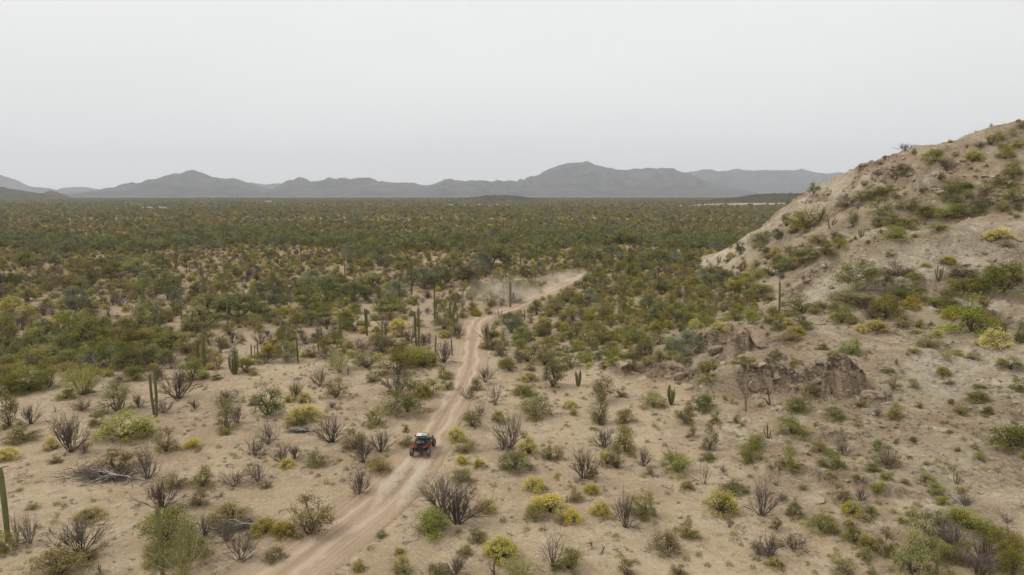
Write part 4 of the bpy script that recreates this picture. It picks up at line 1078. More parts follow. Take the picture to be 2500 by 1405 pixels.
# ------------------------------------------------------------------ putting the plants on the ground
def hits(pxy):
    """vectorised line of sight -> ground (full relief); rows of nan where the sight line misses"""
    pxy = np.asarray(pxy, float); out = np.full((len(pxy), 3), np.nan)
    ts = 34 * 1.008 ** np.arange(0, 420)
    for i in range(0, len(pxy), 200):
        s = pxy[i:i + 200]
        u = (s[:, 0] - 1250) / FPX; vv = (702.5 - s[:, 1]) / FPX
        dx, dy, dz = u[:, None] * ts, (CT + vv * ST)[:, None] * ts, CAM_Z + (-ST + vv * CT)[:, None] * ts
        g = height_full(dx.ravel(), dy.ravel())[0].reshape(dx.shape)
        e = dz - g
        below = e < 0
        for r in range(len(s)):
            if not below[r].any(): continue
            k = int(np.argmax(below[r]))
            if k == 0: continue
            f = e[r, k - 1] / (e[r, k - 1] - e[r, k] + 1e-9)
            out[i + r] = [dx[r, k - 1] + f * (dx[r, k] - dx[r, k - 1]), dy[r, k - 1] + f * (dy[r, k] - dy[r, k - 1]), dz[r, k - 1] + f * (dz[r, k] - dz[r, k - 1])]
    return out

def depth_of(x, y, z): return y * CT - (z - CAM_Z) * ST
def project(x, y, z):
    d = depth_of(x, y, z)
    return 1250 + FPX * x / d, 702.5 - FPX * (y * ST + (z - CAM_Z) * CT) / d

NAME = dict(bare='bare_shrub', olive='olive_shrub', green='green_bush', yellow='yellow_bush', tree='mesquite_tree', whip='whip_shrub', cactus='column_cactus', pipe='organ_pipe_cactus', fallen='fallen_branches', snag='dead_stub', dry='dry_shrub')
CAT = dict(bare='bare shrub', olive='leafy shrub', green='green bush', yellow='yellow bush', tree='tree', whip='whip shrub', cactus='cactus', pipe='organ pipe', fallen='dead branches', snag='dead stub', dry='dry shrub')
PHR = dict(bare='bare grey shrub', olive='dark olive shrub', green='leafy green bush', yellow='yellow mounded bush', tree='dull green tree', whip='pale whip-stemmed shrub', cactus='green cactus column', pipe='clustered organ pipe cactus', fallen='bleached fallen branches', snag='dark dead stub', dry='straw-coloured dry bush')
PLUR = dict(bare='bare shrubs', olive='olive shrubs', green='green bushes', yellow='yellow bushes', tree='trees', whip='whip-stemmed shrubs', cactus='cactus columns', pipe='organ pipe cacti', fallen='fallen branches', snag='dead stubs', dry='dry bushes')

_joined = {}
def joined(kind, i):
    """all parts of a prototype as one mesh (for plants too small in the photo to show parts)"""
    key = (kind, i)
    if key in _joined: return _joined[key]
    V, F, T, MI, mats, o = [], [], [], [], [], 0
    for nm, me in PROTO[kind][i]:
        a = np.empty(len(me.vertices) * 3, np.float32); me.vertices.foreach_get('co', a)
        t = np.empty(len(me.vertices), np.float32); me.attributes['tint'].data.foreach_get('value', t)
        if me.materials[0] not in mats: mats.append(me.materials[0])
        mi = mats.index(me.materials[0])
        V.append(a.reshape(-1, 3)); T.append(t)
        for p in me.polygons:
            F.append([q + o for q in p.vertices]); MI.append(mi)
        o += len(me.vertices)
    me = bpy.data.meshes.new(NAME.get(kind, kind)); me.from_pydata(np.concatenate(V).tolist(), [], F)
    for m_ in mats: me.materials.append(m_)
    me.polygons.foreach_set('material_index', np.array(MI, np.int32)); add_attr(me, 'tint', np.concatenate(T)); me.update()
    _joined[key] = me
    return me

def put_plant(kind, i, loc, sx, sz, yaw, parts=True, tilt=(0, 0)):
    rot = (tilt[0], tilt[1], yaw)
    if parts and len(PROTO[kind][i]) > 0:
        e = link(NAME[kind], None, None, loc, rot, (sx, sx, sz)); e.empty_display_size = 0.3
        for nm, me in PROTO[kind][i]:
            c_ = link(nm, me, e)
            if nm in ('twigs', 'foliage', 'crown', 'brushwood', 'branches', 'limbs'): c_['kind'] = 'stuff'
        return e
    return link(NAME[kind], joined(kind, i), None, loc, rot, (sx, sx, sz))

# ---- read the survey
entries = []                                            # kind, px, py, wpx, hpx
for ox, oy, sc_, txt in SURVEY:
    for w in txt.split():
        k = KINDS[w[0]]; u, v_, ww, hh = map(float, w[1:].split(','))
        e = (k, ox + u * sc_, oy + v_ * sc_, ww * sc_, hh * sc_)
        if any(abs(e[1] - q[1]) < 0.30 * min(e[3], q[3]) and abs(e[2] - q[2]) < 0.25 * min(e[4], q[4]) for q in entries): continue
        entries.append(e)
for ox, oy, sc_, txt in CACTI:
    for w in txt.split():
        u, v0, v1 = map(float, w.split(','))
        entries.append(('cactus', ox + u * sc_, oy + v1 * sc_, 0.0, (v1 - v0) * sc_))
H3 = hits([(e[1], e[2]) for e in entries])

PLANTS = []                                             # dicts of everything that will be an individual
for e, p in zip(entries, H3):
    kind, px, py, wp, hp = e
    if np.isnan(p).any(): continue
    d = depth_of(*p); phi = math.atan2(CAM_Z - p[2], p[1])
    if kind in ('cactus', 'pipe', 'snag'):
        hm = hp * d / FPX / max(math.cos(phi), 0.7)
        sx = hm * (1.0 if kind != 'snag' else 0.8)
        if kind == 'cactus': sx = max(0.30 * hm + 2.2, 0.75 * hm) if hm > 2 else hm
        sz = hm
    elif kind == 'fallen':
        sx = wp * d / FPX; sz = sx * 0.9
    else:
        sx = wp * d / FPX
        sz = max(0.38 * sx, (hp - 0.42 * wp * math.sin(phi)) * d / FPX / math.cos(phi))
        sx *= 1.16; sz *= 1.10
        if p[1] > 95 and hill_base(p[0:1], p[1:2])[0] > 1.0: sx *= 1.22; sz *= 1.15
    PLANTS.append(dict(kind=kind, p=p, px=px, py=py, d=d, sx=sx, sz=sz, hand=True))

# ---- scatter for what stands too thick to survey singly
occ = {}
def _cell(x, y): return (int(x // 6), int(y // 6))
def occ_add(x, y, r): occ.setdefault(_cell(x, y), []).append((x, y, r))
def occ_free(x, y, r, k=0.8):
    cx, cy_ = _cell(x, y)
    for a in (-1, 0, 1):
        for b in (-1, 0, 1):
            for (qx, qy, qr) in occ.get((cx + a, cy_ + b), ()):
                if (x - qx) ** 2 + (y - qy) ** 2 < ((r + qr) * k) ** 2: return False
    return True
for q in PLANTS: occ_add(q['p'][0], q['p'][1], 0.5 * q['sx'] if q['kind'] not in ('cactus', 'snag') else 0.4)

SIZES = dict(bare=(1.6, 3.2, 0.75), olive=(1.7, 3.3, 0.72), green=(1.6, 3.2, 0.75), yellow=(1.1, 2.0, 0.62), tree=(3.0, 5.2, 0.80))
def zone_probs(px, py, nz):
    """how likely each kind is where the photo shows it; order: bare, olive, green, yellow, tree"""
    if py > 905 and (px < -25 or px > 2525): return 0.16, (0.34, 0.26, 0.16, 0.22, 0.02)
    edge = 905 + (62 if px < 240 else 30 if px < 420 else 0) + 14 * nz
    if py > edge: return 0.0, None
    right = px > 1190 + max(0, (800 - py)) * 1.3
    belt = 588 + 9 * math.sin(px / 130.0) + 12 * nz
    if py > 640 and right and px > 1180: return 0.90, (0.14, 0.34, 0.36, 0.09, 0.07)
    if py > 800:
        if px < 420: return 0.97, (0.16, 0.30, 0.30, 0.07, 0.17)
        return 0.45, (0.36, 0.30, 0.16, 0.15, 0.03)
    if py > 690:
        if 850 < px < 1190 and py > 740: return 0.45, (0.36, 0.28, 0.14, 0.20, 0.02)
        return (0.85 if nz > -0.1 else 0.45), (0.22, 0.30, 0.18, 0.24, 0.06)
    if py > belt + 22:
        lush = px > 850 and nz > 0.05
        return (0.88 if nz > -0.05 else 0.55), ((0.22, 0.26, 0.16, 0.22, 0.14) if lush else (0.30, 0.24, 0.08, 0.35, 0.03))
    if py > belt - 12: return 0.92, (0.12, 0.26, 0.16, 0.12, 0.34)
    if py > 532: return (0.90 if nz > -0.1 else 0.70), (0.24, 0.28, 0.08, 0.37, 0.03)
    return (0.95 if nz > -0.1 else 0.80), (0.18, 0.42, 0.12, 0.23, 0.05)

# keep the line of sight to the far stretch of track open, as the photo shows it
TPX = np.array([project(q[0], q[1], 0.0) for q in TRACK])
TPX = TPX[(TPX[:, 0] > 1165) & (TPX[:, 1] < 800)]
def sight(px, py):
    if not (1140 < px < 1425): return True
    ty = np.interp(px, TPX[:, 0], TPX[:, 1])
    return not (ty - 6 < py < ty + 34)
scat = []                                               # kind, x, y, sx, sz, px, py, d
def scatter(y0, y1, cell, big=1.0):
    yy = y0
    while yy < y1:
        half = 0.92 * yy + 16
        xs = np.arange(-half, half, cell)
        for x in xs:
            jx = x + random.uniform(-0.5, 0.5) * cell; jy = yy + random.uniform(-0.5, 0.5) * cell
            cand.append((jx, jy, cell, big))
        yy += cell
cand = []
scatter(36, 92, 3.0); scatter(92, 330, 2.5); scatter(330, 620, 3.0); scatter(620, 1250, 5.0, 1.25); scatter(1250, 3600, 9.5, 1.7)
C4 = np.array(cand)
hb = hill_base(C4[:, 0], C4[:, 1]); tdv = track_dist(C4[:, 0], C4[:, 1])
nzv = fbm(C4[:, 0] / 45, C4[:, 1] / 45, 3)
okm = (hb < 1.2) & (tdv > 1.35)
C4, nzv = C4[okm], nzv[okm]
zz = height_full(C4[:, 0], C4[:, 1])[0]
pxv, pyv = project(C4[:, 0], C4[:, 1], zz)
inv = (pxv > -420) & (pxv < 2920) & ((pyv < 1000) | (pxv < -25) | (pxv > 2525)) & ((C4[:, 1] < 700) | ((pxv > -200) & (pxv < 2700)))
KN = ('bare', 'olive', 'green', 'yellow', 'tree')
for (x, y, cell, big), nz, z, px, py in zip(C4[inv], nzv[inv], zz[inv], pxv[inv], pyv[inv]):
    pr, w = zone_probs(px, py, nz)
    if random.random() > pr: continue
    k = random.choices(KN, w)[0]
    if not sight(px, py):
        if random.random() < 0.7: continue
        k = 'yellow'
    lo, hi, asp = SIZES[k]
    sx = random.uniform(lo, hi) * big; sz = sx * asp * random.uniform(0.8, 1.2) / (big ** 0.5)
    if k == 'tree' and y > 250: sx *= 1.15; sz *= 1.1
    if y < 330 and not occ_free(x, y, sx * 0.5, 0.62 if k != 'tree' else 0.5): continue
    if y < 330: occ_add(x, y, sx * 0.5)
    scat.append((k, x, y, z, sx, sz, px, py))
# columns standing in the distance
for i in range(420):
    y = random.uniform(150, 1000); x = random.uniform(-0.78, 0.78) * y
    if hill_base(np.array([x]), np.array([y]))[0] > 0.8 or track_dist(np.array([x]), np.array([y]))[0] < 1.5: continue
    z = ground_z(x, y); px, py = project(x, y, z)
    h = random.uniform(3.0, 7.5)
    scat.append(('cactus', x, y, z, max(0.3 * h + 2.2, 0.75 * h), h, px, py))
# low growth scattered over the rocky hill
hc = np.stack([rng.uniform(15, 245, 11000), rng.uniform(36, 245, 11000)], 1)
hbv = hill_base(hc[:, 0], hc[:, 1]); nz2 = fbm(hc[:, 0] / 14, hc[:, 1] / 14, 3)
hz, hrock, hdark, _ = height_full(hc[:, 0], hc[:, 1])
hpx, hpy = project(hc[:, 0], hc[:, 1], hz)
for (x, y), b_, nz, z, dk, px, py in zip(hc, hbv, nz2, hz, hdark, hpx, hpy):
    if b_ < 0.5 or px > 3050 or px < 1400 or dk > 0.3: continue
    if pale_at(px, py) > 0.45 and random.random() < 0.88: continue
    if random.random() > (0.14 + 0.7 * nz if b_ > 1.5 else 0.26): continue
    k = random.choices(('bare', 'olive', 'green', 'yellow'), (0.12, 0.36, 0.40, 0.12))[0]
    sx = random.uniform(0.5, 1.5) if random.random() < 0.8 else random.uniform(1.5, 2.4)
    if not occ_free(x, y, sx * 0.5, 0.9): continue
    occ_add(x, y, sx * 0.5)
    scat.append((k, x, y, z, sx, sx * random.uniform(0.55, 0.85), px, py))

# brush growing in bands along the gully, the bench and the foot of the hill (pixel line, half thickness)
BANDS = [([(1700,690),(1800,668),(1900,640),(1985,612),(2060,588)],20,1.0),([(2060,602),(2200,566),(2350,536),(2500,506)],9,1.0),([(1880,792),(2000,762),(2100,748),(2200,742),(2330,762)],24,0.8),([(2300,700),(2400,705),(2500,690)],24,0.8),
         ([(2330,790),(2440,785)],34,0.8),([(1440,870),(1550,825),(1650,792),(1800,772),(1900,778)],22,0.9),([(2080,500),(2180,468)],9,0.8),([(2300,490),(2480,455)],16,0.6),([(1640,705),(1720,735),(1830,745)],24,0.9),([(2240,1330),(2480,1390)],30,0.5)]
bq = []
for pl, th_, dn in BANDS:
    for (x0, y0), (x1, y1) in zip(pl[:-1], pl[1:]):
        for _ in range(int(math.hypot(x1 - x0, y1 - y0) * 2 * th_ / 330 * dn) + 1):
            f = random.random(); bq.append((x0 + f * (x1 - x0) + random.uniform(-8, 8), y0 + f * (y1 - y0) + random.uniform(-th_, th_)))
for (px, py), p in zip(bq, hits(bq)):
    if np.isnan(p).any() or track_dist(p[0:1], p[1:2])[0] < 1.6: continue
    k = random.choices(('bare', 'olive', 'green', 'yellow', 'tree'), (0.08, 0.34, 0.44, 0.10, 0.04))[0]
    sx = random.uniform(1.6, 3.2); 
    if not occ_free(p[0], p[1], sx * 0.5, 0.55): continue
    occ_add(p[0], p[1], sx * 0.5)
    scat.append((k, p[0], p[1], p[2], sx, sx * random.uniform(0.6, 0.85), px, py))

# ---- the largest of each kind stay individuals (300 of a kind), the others become the mass
LIMIT = 295
rank = {}
for s in scat:
    d = depth_of(s[1], s[2], s[3])
    rank.setdefault(s[0], []).append(((s[4] * s[5]) / d ** 2 * (1.0 if 0 <= s[6] <= 2500 else 0.0), s))
mass = []
for k, lst in rank.items():
    have = sum(1 for q in PLANTS if q['kind'] == k) + (len(SPECIAL_CACTI) if k == 'cactus' else 0)
    lst.sort(key=lambda t: -t[0])
    room = max(0, LIMIT - have)
    for sc_, s in lst[:room]:
        PLANTS.append(dict(kind=k, p=(s[1], s[2], s[3]), px=s[6], py=s[7], d=depth_of(s[1], s[2], s[3]), sx=s[4], sz=s[5], hand=False))
    mass += [s for sc_, s in lst[room:]]

# ---- labels: which one, told by the nearest landmark
ANCH = [(1032,1095,'the buggy'),(20,1250,'the tall cactus with dry stalks'),(255,1160,'the largest fallen branches'),(585,1290,'the dead branches by the yellow pair'),
 (397,1370,'the bottom-left cactus column'),(383,990,'the side-by-side twin cactus'),(655,985,'the little forked green tree'),(738,1030,'the pale dead base under yellow'),
 (1000,985,'the thicket left of the track'),(1085,1230,'the thicket right of the track'),(573,890,'the many-stemmed organ pipe cactus'),(1246,1060,'the dark bare shrub beside yellow'),
 (1430,1150,'the tall thin bare shrub'),(1350,1360,'the widest bare shrub in front'),(1222,1340,'the roundest yellow bush in front'),(1540,1260,'the bare shrub touching yellow'),
 (1350,935,'the dark-trunked tree by the rubble'),(1640,975,'the forked cactus below the crag'),(1765,840,'the dark undercut crag'),(2000,930,'the fluted cut bank'),
 (1935,1035,'the bush below the cut bank'),(2035,1130,'the bush pair on bare rock'),(1860,1240,'the bare shrub on the sand edge'),(1900,1350,'the bare trio in front'),
 (2003,1280,'the ball-shaped green bush'),(2230,1380,'the cactus stub in front'),(2380,1280,'the wide bush by grey deadwood'),(2460,1075,'the feathery bush on the rubble'),
 (2330,1180,'the lower rubble slope'),(2290,960,'the stones beside the cut bank'),(2375,800,'the biggest hillside bush'),(2450,700,'the wide bush below pale rock'),
 (2095,700,'the tree against pale rock'),(1902,760,'the lone hillside cactus'),(2010,810,'the bench above the crag'),(1965,545,'the broad bush under the ridge'),
 (2140,485,'the hedge under the slabs'),(2290,400,'the hollow near the ridge'),(2430,330,'the ridge top'),(2340,520,'the bushes along the bench'),(1800,645,'the gully between rock ridges'),
 (1250,735,'the far dust cloud'),(1410,745,'the dark bushes below the dust'),(1440,840,'the yellow-green slope by the track'),(1600,760,'the scrub at the hill foot'),
 (942,830,'the short two-armed cactus'),(1022,830,'the tallest twin cactus'),(830,840,'the cactus row by the sand'),(960,725,'the round grey-green tree'),(590,745,'the long dark tree clump'),
 (234,830,'the spreading pale-trunked tree'),(190,750,'the dark round tree'),(410,720,'the tall grey-green tree'),(90,930,'the dense thicket at the edge'),(240,930,'the yellow whip-stemmed shrub'),
 (500,880,'the tuning-fork cactus'),(310,860,'the low brown thicket'),(60,1050,'the sand at the photo edge'),(170,1080,'the tall grey bare shrub'),(480,1180,'the olive shrubs on left sand'),
 (640,1130,'the bare pair on left sand'),(760,1270,'the large olive shrub by track'),(870,1150,'the bare shrub by the ruts'),(200,1320,'the wide fine-twigged bare shrub'),(150,1390,'the low brush in front'),
 (980,1380,'the small yellow pair in front'),(1470,1010,'the green clump on pale sand'),(1550,1100,'the feathery yellow-green tree'),(1700,1190,'the foot of the slope'),(1640,1340,'the straw-coloured bush'),
 (300,700,'the open scrub on the plain'),(700,690,'the yellow bushes on the plain'),(545,765,'the thin cactus before dark trees'),(300,645,'the clearing before the tree belt'),(620,630,'the cactus in the clearing'),(1005,655,'the cactus above dark scrub'),(1125,620,'the dark round tree by the belt'),
 (1495,660,'the tall cactus beyond the dust'),(1690,670,'the toe of the rocky ridge'),(1560,850,'the green fringe above the crag'),(60,690,'the cactus pair at the photo edge'),(840,760,'the dusty yellow row'),(1150,880,'the wide part of the track'),(850,960,'the olive thicket on sand'),(330,1030,'the spreading yellow-green bush')]
AN = np.array([(a, b) for a, b, _ in ANCH], float)
_w1 = 'one two three four five six seven eight nine ten eleven twelve thirteen fourteen fifteen sixteen seventeen eighteen nineteen'.split()
_o1 = 'first second third fourth fifth sixth seventh eighth ninth tenth eleventh twelfth thirteenth fourteenth fifteenth sixteenth seventeenth eighteenth nineteenth'.split()
_tn = {2: ('twenty', 'twentieth'), 3: ('thirty', 'thirtieth'), 4: ('forty', 'fortieth'), 5: ('fifty', 'fiftieth'), 6: ('sixty', 'sixtieth')}
def count_word(n_): return _w1[n_ - 1] if n_ < 20 else _tn[n_ // 10][0] + ('-' + _w1[n_ % 10 - 1] if n_ % 10 else '')
def order_word(n_): return _o1[n_ - 1] if n_ < 20 else (_tn[n_ // 10][0] + '-' + _o1[n_ % 10 - 1] if n_ % 10 else _tn[n_ // 10][1])
def scatter_zone(px, py, hillish):
    if hillish: return 'low on the stony hillside', 'small growth on the hillside'
    if px > 1190 and py > 640: return 'in the green scrub between track and hill', 'scrub between track and hill'
    if py > 800: return 'in the thick scrub before the sand', 'scrub bordering the sand'
    if py > 690: return 'in the mixed scrub behind the sand', 'mixed scrub behind the sand'
    if py > 625: return 'among scattered bushes nearer than the tree belt', 'scattered bushes on the plain'
    if py > 570: return 'in the dark tree belt across the plain', 'tree belt across the plain'
    return 'on the far plain beyond the tree belt', 'far plain scrub'
cells = {}
for q in PLANTS:
    if q['hand'] or (q['py'] > 630 and 0 < q['px'] < 2500):
        a = int(np.argmin(((AN - (q['px'], q['py'] - 0.3 * q['sz'] / q['d'] * FPX)) ** 2 * (1.0, 1.8)).sum(1)))
        cells.setdefault((q['kind'], a), []).append(q)
    else:
        hl = hill_base(np.array([q['p'][0]]), np.array([q['p'][1]]))[0] > 0.5
        wh, gr = scatter_zone(q['px'], q['py'], hl)
        q['label'] = PHR[q['kind']] + ' ' + wh; q['group'] = PLUR[q['kind']] + ' of the ' + gr
for (k, a), lst in cells.items():
    ph, an = PHR[k], ANCH[a][2]
    lst.sort(key=lambda q: q['px'])
    for i, q in enumerate(lst):
        n_ = len(lst)
        if n_ == 1: lb = f'{ph} near {an}'
        elif n_ == 2:
            o_ = lst[1 - i]; lb = f"{'larger' if q['sx'] * q['sz'] > o_['sx'] * o_['sz'] or (q['sx'] * q['sz'] == o_['sx'] * o_['sz'] and i) else 'smaller'} {ph} near {an}"
        else:
            lb = f'{ph} near {an}, {order_word(i + 1)} of {count_word(n_)} from left'
        q['label'] = lb
        q['group'] = PLUR[k] + ' on the near ground' if q['py'] > 900 else PLUR[k] + ' in the middle distance'

counter = {}
for q in PLANTS:
    k = q['kind']; i = counter.get(k, 0); counter[k] = i + 1
    var = random.randrange(len(PROTO[k]))
    if k == 'cactus': var = random.choices(range(6), (6, 1, 0.6, 1, 0.6, 0))[0] if not q['hand'] else (0 if q['sz'] < 3 or random.random() < 0.9 else 3)
    if k == 'pipe': var = 1 if q['sz'] > 2.0 else 2
    if k == 'tree' and q['hand']: var = i % 7
    yaw = random.uniform(0, 6.283) if k != 'fallen' else random.uniform(-0.25, 0.25)
    x, y, z = q['p']
    o = put_plant(k, var, (x, y, z - 0.04), q['sx'], q['sz'], yaw, parts=q['d'] < 125, tilt=(random.gauss(0, 0.04), random.gauss(0, 0.04)))
    tag(o, q['label'], CAT[k], q['group'])
for (px, py, hp, var, yaw, lab) in SPECIAL_CACTI:
    p = hits([(px, py)])[0]; d = depth_of(*p); h = hp * d / FPX / math.cos(math.atan2(CAM_Z - p[2], p[1]))
    o = put_plant('cactus', var, (p[0], p[1], p[2] - 0.05), max(h * 0.92, 3.4) if var < 2 else h * 1.1, h, yaw)
    tag(o, lab, 'cactus', 'cacti of the near ground')
    if px == 20:                                        # two dry flower stalks on its top
        g = Geo()
        for s_, zz_ in ((1, 1.005), (-1, 0.985)):
            g.tube([(0, 0, 0.985), (s_ * 0.06, 0, zz_ + 0.004), (s_ * 0.13, 0, zz_ + 0.012)], [0.008, 0.006, 0.003], 4, 0.3)
        st_ = link('dry_stalks', g.mesh('dry_stalks', MW_dark), o)
for (px, py, hp, var, lab) in BIG_PIPES:
    p = hits([(px, py)])[0]; d = depth_of(*p); h = hp * d / FPX
    tag(put_plant('pipe', var, (p[0], p[1], p[2] - 0.05), h * 0.95, h, 0.4), lab, 'organ pipe', 'cacti of the near ground')

# ---- the mass: everything beyond, one object
def instancer(name, meshes, idx, pos, scl, rot):
    kit = bpy.data.collections.new(name + '_kit')
    for i, m_ in enumerate(meshes):
        kit.objects.link(bpy.data.objects.new('%s_%03d' % (name, i), m_))
    me = bpy.data.meshes.new(name)
    me.vertices.add(len(pos)); me.vertices.foreach_set('co', np.asarray(pos, np.float32).ravel())
    a = me.attributes.new('idx', 'INT', 'POINT'); a.data.foreach_set('value', np.asarray(idx, np.int32))
    for nm, arr in (('scl', scl), ('rot', rot)):
        a = me.attributes.new(nm, 'FLOAT_VECTOR', 'POINT'); a.data.foreach_set('vector', np.asarray(arr, np.float32).ravel())
    o = link(name, me)
    ng = bpy.data.node_groups.new(name + '_scatter', 'GeometryNodeTree')
    ng.interface.new_socket('Geometry', in_out='INPUT', socket_type='NodeSocketGeometry')
    ng.interface.new_socket('Geometry', in_out='OUTPUT', socket_type='NodeSocketGeometry')
    gi = ng.nodes.new('NodeGroupInput'); go = ng.nodes.new('NodeGroupOutput')
    ip = ng.nodes.new('GeometryNodeInstanceOnPoints'); ci = ng.nodes.new('GeometryNodeCollectionInfo')
    ci.inputs['Collection'].default_value = kit; ci.inputs['Separate Children'].default_value = True; ci.inputs['Reset Children'].default_value = True
    def na(nm, ty):
        n_ = ng.nodes.new('GeometryNodeInputNamedAttribute'); n_.data_type = ty; n_.inputs['Name'].default_value = nm
        return [s for s in n_.outputs if s.name == 'Attribute' and s.enabled][0]
    L = ng.links.new
    L(gi.outputs[0], ip.inputs['Points']); L(ci.outputs[0], ip.inputs['Instance'])
    ip.inputs['Pick Instance'].default_value = True
    L(na('idx', 'INT'), ip.inputs['Instance Index']); L(na('scl', 'FLOAT_VECTOR'), ip.inputs['Scale'])
    er = ng.nodes.new('FunctionNodeEulerToRotation'); L(na('rot', 'FLOAT_VECTOR'), er.inputs[0]); L(er.outputs[0], ip.inputs['Rotation'])
    L(ip.outputs[0], go.inputs[0])
    md = o.modifiers.new('scatter', 'NODES'); md.node_group = ng
    return o
kinds_ = ['bare', 'olive', 'green', 'yellow', 'tree', 'cactus']
meshes, first = [], {}
for k in kinds_:
    first[k] = len(meshes)
    meshes += [joined(k, i) for i in range(5 if k != 'cactus' else 4)]
idx = [first[s[0]] + random.randrange(5 if s[0] != 'cactus' else 2) for s in mass]
o = instancer('desert_scrub', meshes, idx, [(s[1], s[2], s[3] - 0.05) for s in mass], [(s[4], s[4], s[5]) for s in mass], [(0, 0, random.uniform(0, 6.28)) for s in mass])
tag(o, 'mass of low desert scrub covering the plain to the mountains', 'scrub', None, 'stuff')

# ---- tiny sprouts and rubble
tx = np.concatenate([rng.uniform(-48, 60, 3600), rng.uniform(15, 150, 3600)]); ty = np.concatenate([rng.uniform(38, 125, 3600), rng.uniform(42, 200, 3600)])
tz, trk, tdk, _ = height_full(tx, ty); ttd = track_dist(tx, ty); tn = fbm(tx / 8, ty / 8, 3)
keep = (ttd > 1.15) & (tn + rng.uniform(-0.5, 0.5, len(tx)) > 0.05) & (tdk < 0.4)
tx, ty, tz = tx[keep], ty[keep], tz[keep]
sz_ = rng.uniform(0.18, 0.5, len(tx))
o = instancer('sprouts', [PROTO['tuft'][i][0][1] for i in range(4)], rng.choice(4, len(tx), p=[.3, .35, .25, .1]), np.stack([tx, ty, tz - 0.02], 1), np.stack([sz_ * 1.3, sz_ * 1.3, sz_ * 0.8], 1), np.stack([tx * 0, tx * 0, rng.uniform(0, 6.28, len(tx))], 1))
tag(o, 'tiny dry sprouts dotting the sand and the hillside', 'sprouts', None, 'stuff')

rx = np.concatenate([rng.uniform(10, 150, 24000), rng.uniform(-45, 60, 1500)]); ry = np.concatenate([rng.uniform(42, 215, 24000), rng.uniform(38, 120, 1500)])
rz, rrk, rdk, _ = height_full(rx, ry); rn = fbm(rx / 7, ry / 7, 3)
hb_ = hill_base(rx, ry)
keep = (((hb_ > 0.06) & (rn + rng.uniform(-0.6, 0.6, len(rx)) > 0.0)) | (rng.random(len(rx)) < 0.12)) & (track_dist(rx, ry) > 1.2)
rx, ry, rz = rx[keep], ry[keep], rz[keep]
ss = 0.08 + 0.34 * rng.random(len(rx)) ** 3 + 0.1 * (hill_base(rx, ry) > 1)
o = instancer('rubble', STONES, rng.choice(6, len(rx)), np.stack([rx, ry, rz - 0.03], 1), np.stack([ss, ss, ss * 0.8], 1), np.stack([rng.normal(0, .3, len(rx)), rng.normal(0, .3, len(rx)), rng.uniform(0, 6.28, len(rx))], 1))
tag(o, 'loose pale rubble strewn over the hillside', 'rubble', None, 'stuff')

lx = rng.uniform(-50, 75, 9000); ly = rng.uniform(37, 135, 9000)
_nl = [q for q in PLANTS if q['d'] < 120 and q['kind'] not in ('cactus', 'pipe')]
_ex = np.array([(q['p'][0] + random.gauss(0, 0.33) * q['sx'], q['p'][1] + random.gauss(0, 0.33) * q['sx']) for q in _nl for _ in range(int(3 + 3 * q['sx']))])
lx = np.concatenate([lx, _ex[:, 0]]); ly = np.concatenate([ly, _ex[:, 1]])
lz = height_full(lx, ly)[0]; ln_ = fbm(lx / 5 + 50, ly / 5, 3)
ln_[-len(_ex):] = 1
keep = (track_dist(lx, ly) > 1.1) & (ln_ + rng.uniform(-0.4, 0.4, len(lx)) > 0.05)
lx, ly, lz = lx[keep], ly[keep], lz[keep]; ls_ = rng.uniform(0.3, 1.0, len(lx))
o = instancer('dead_litter', LITTER, rng.choice(4, len(lx)), np.stack([lx, ly, lz], 1), np.stack([ls_, ls_, ls_], 1), np.stack([lx * 0, lx * 0, rng.uniform(0, 6.28, len(lx))], 1))
tag(o, 'dead twigs littering the sand between the shrubs', 'litter', None, 'stuff')

# ---- boulders one can pick out
SCN = ['the dark undercut crag', 'the crag rubble above the track sand', 'the lip of the fluted cut bank', 'the ledge beside the cut bank', None, None, 'the dark ledge above pale rock', 'the broken edge of the pale slope',
       'the overhang on the upper hill', 'the slabs under the ridge', 'the hollow near the ridge', 'the slabs above the hedge', 'the broken pile on the smooth ridge', 'the skyline rocks', None, None, None]
nb = 0; BL = {}
for (pl, h, wd, back, dk), nm in zip(_SC, SCN):
    if nm is None: continue
    L = np.hypot(*np.diff(pl, axis=0).T).sum(); n_ = int(min(26, max(7, L * 1.1)))
    cum = np.concatenate([[0], np.cumsum(np.hypot(*np.diff(pl, axis=0).T))])
    for i in range(n_):
        s = random.uniform(0.02, 0.98) * cum[-1]
        x = np.interp(s, cum, pl[:, 0]); y = np.interp(s, cum, pl[:, 1])
        far_ = random.random()
        x += random.gauss(0, 0.7); y += random.uniform(-1.2, wd + 1.0)
        z = ground_z(x, y); sz0 = random.uniform(0.5, 1.25) * (1.5 if random.random() < 0.15 else 1.0) * (1.35 if y > 150 else 1)
        o = link('boulder', CRAGS[nb % 5] if random.random() < 0.8 else STONES[nb % 6], None, (x, y, z - 0.25 * sz0), (random.gauss(0, .4), random.gauss(0, .4), random.uniform(0, 6.28)), (sz0 * random.uniform(0.9, 1.6), sz0, sz0 * random.uniform(0.7, 1.1)))
        BL.setdefault(nm, []).append(o); nb += 1
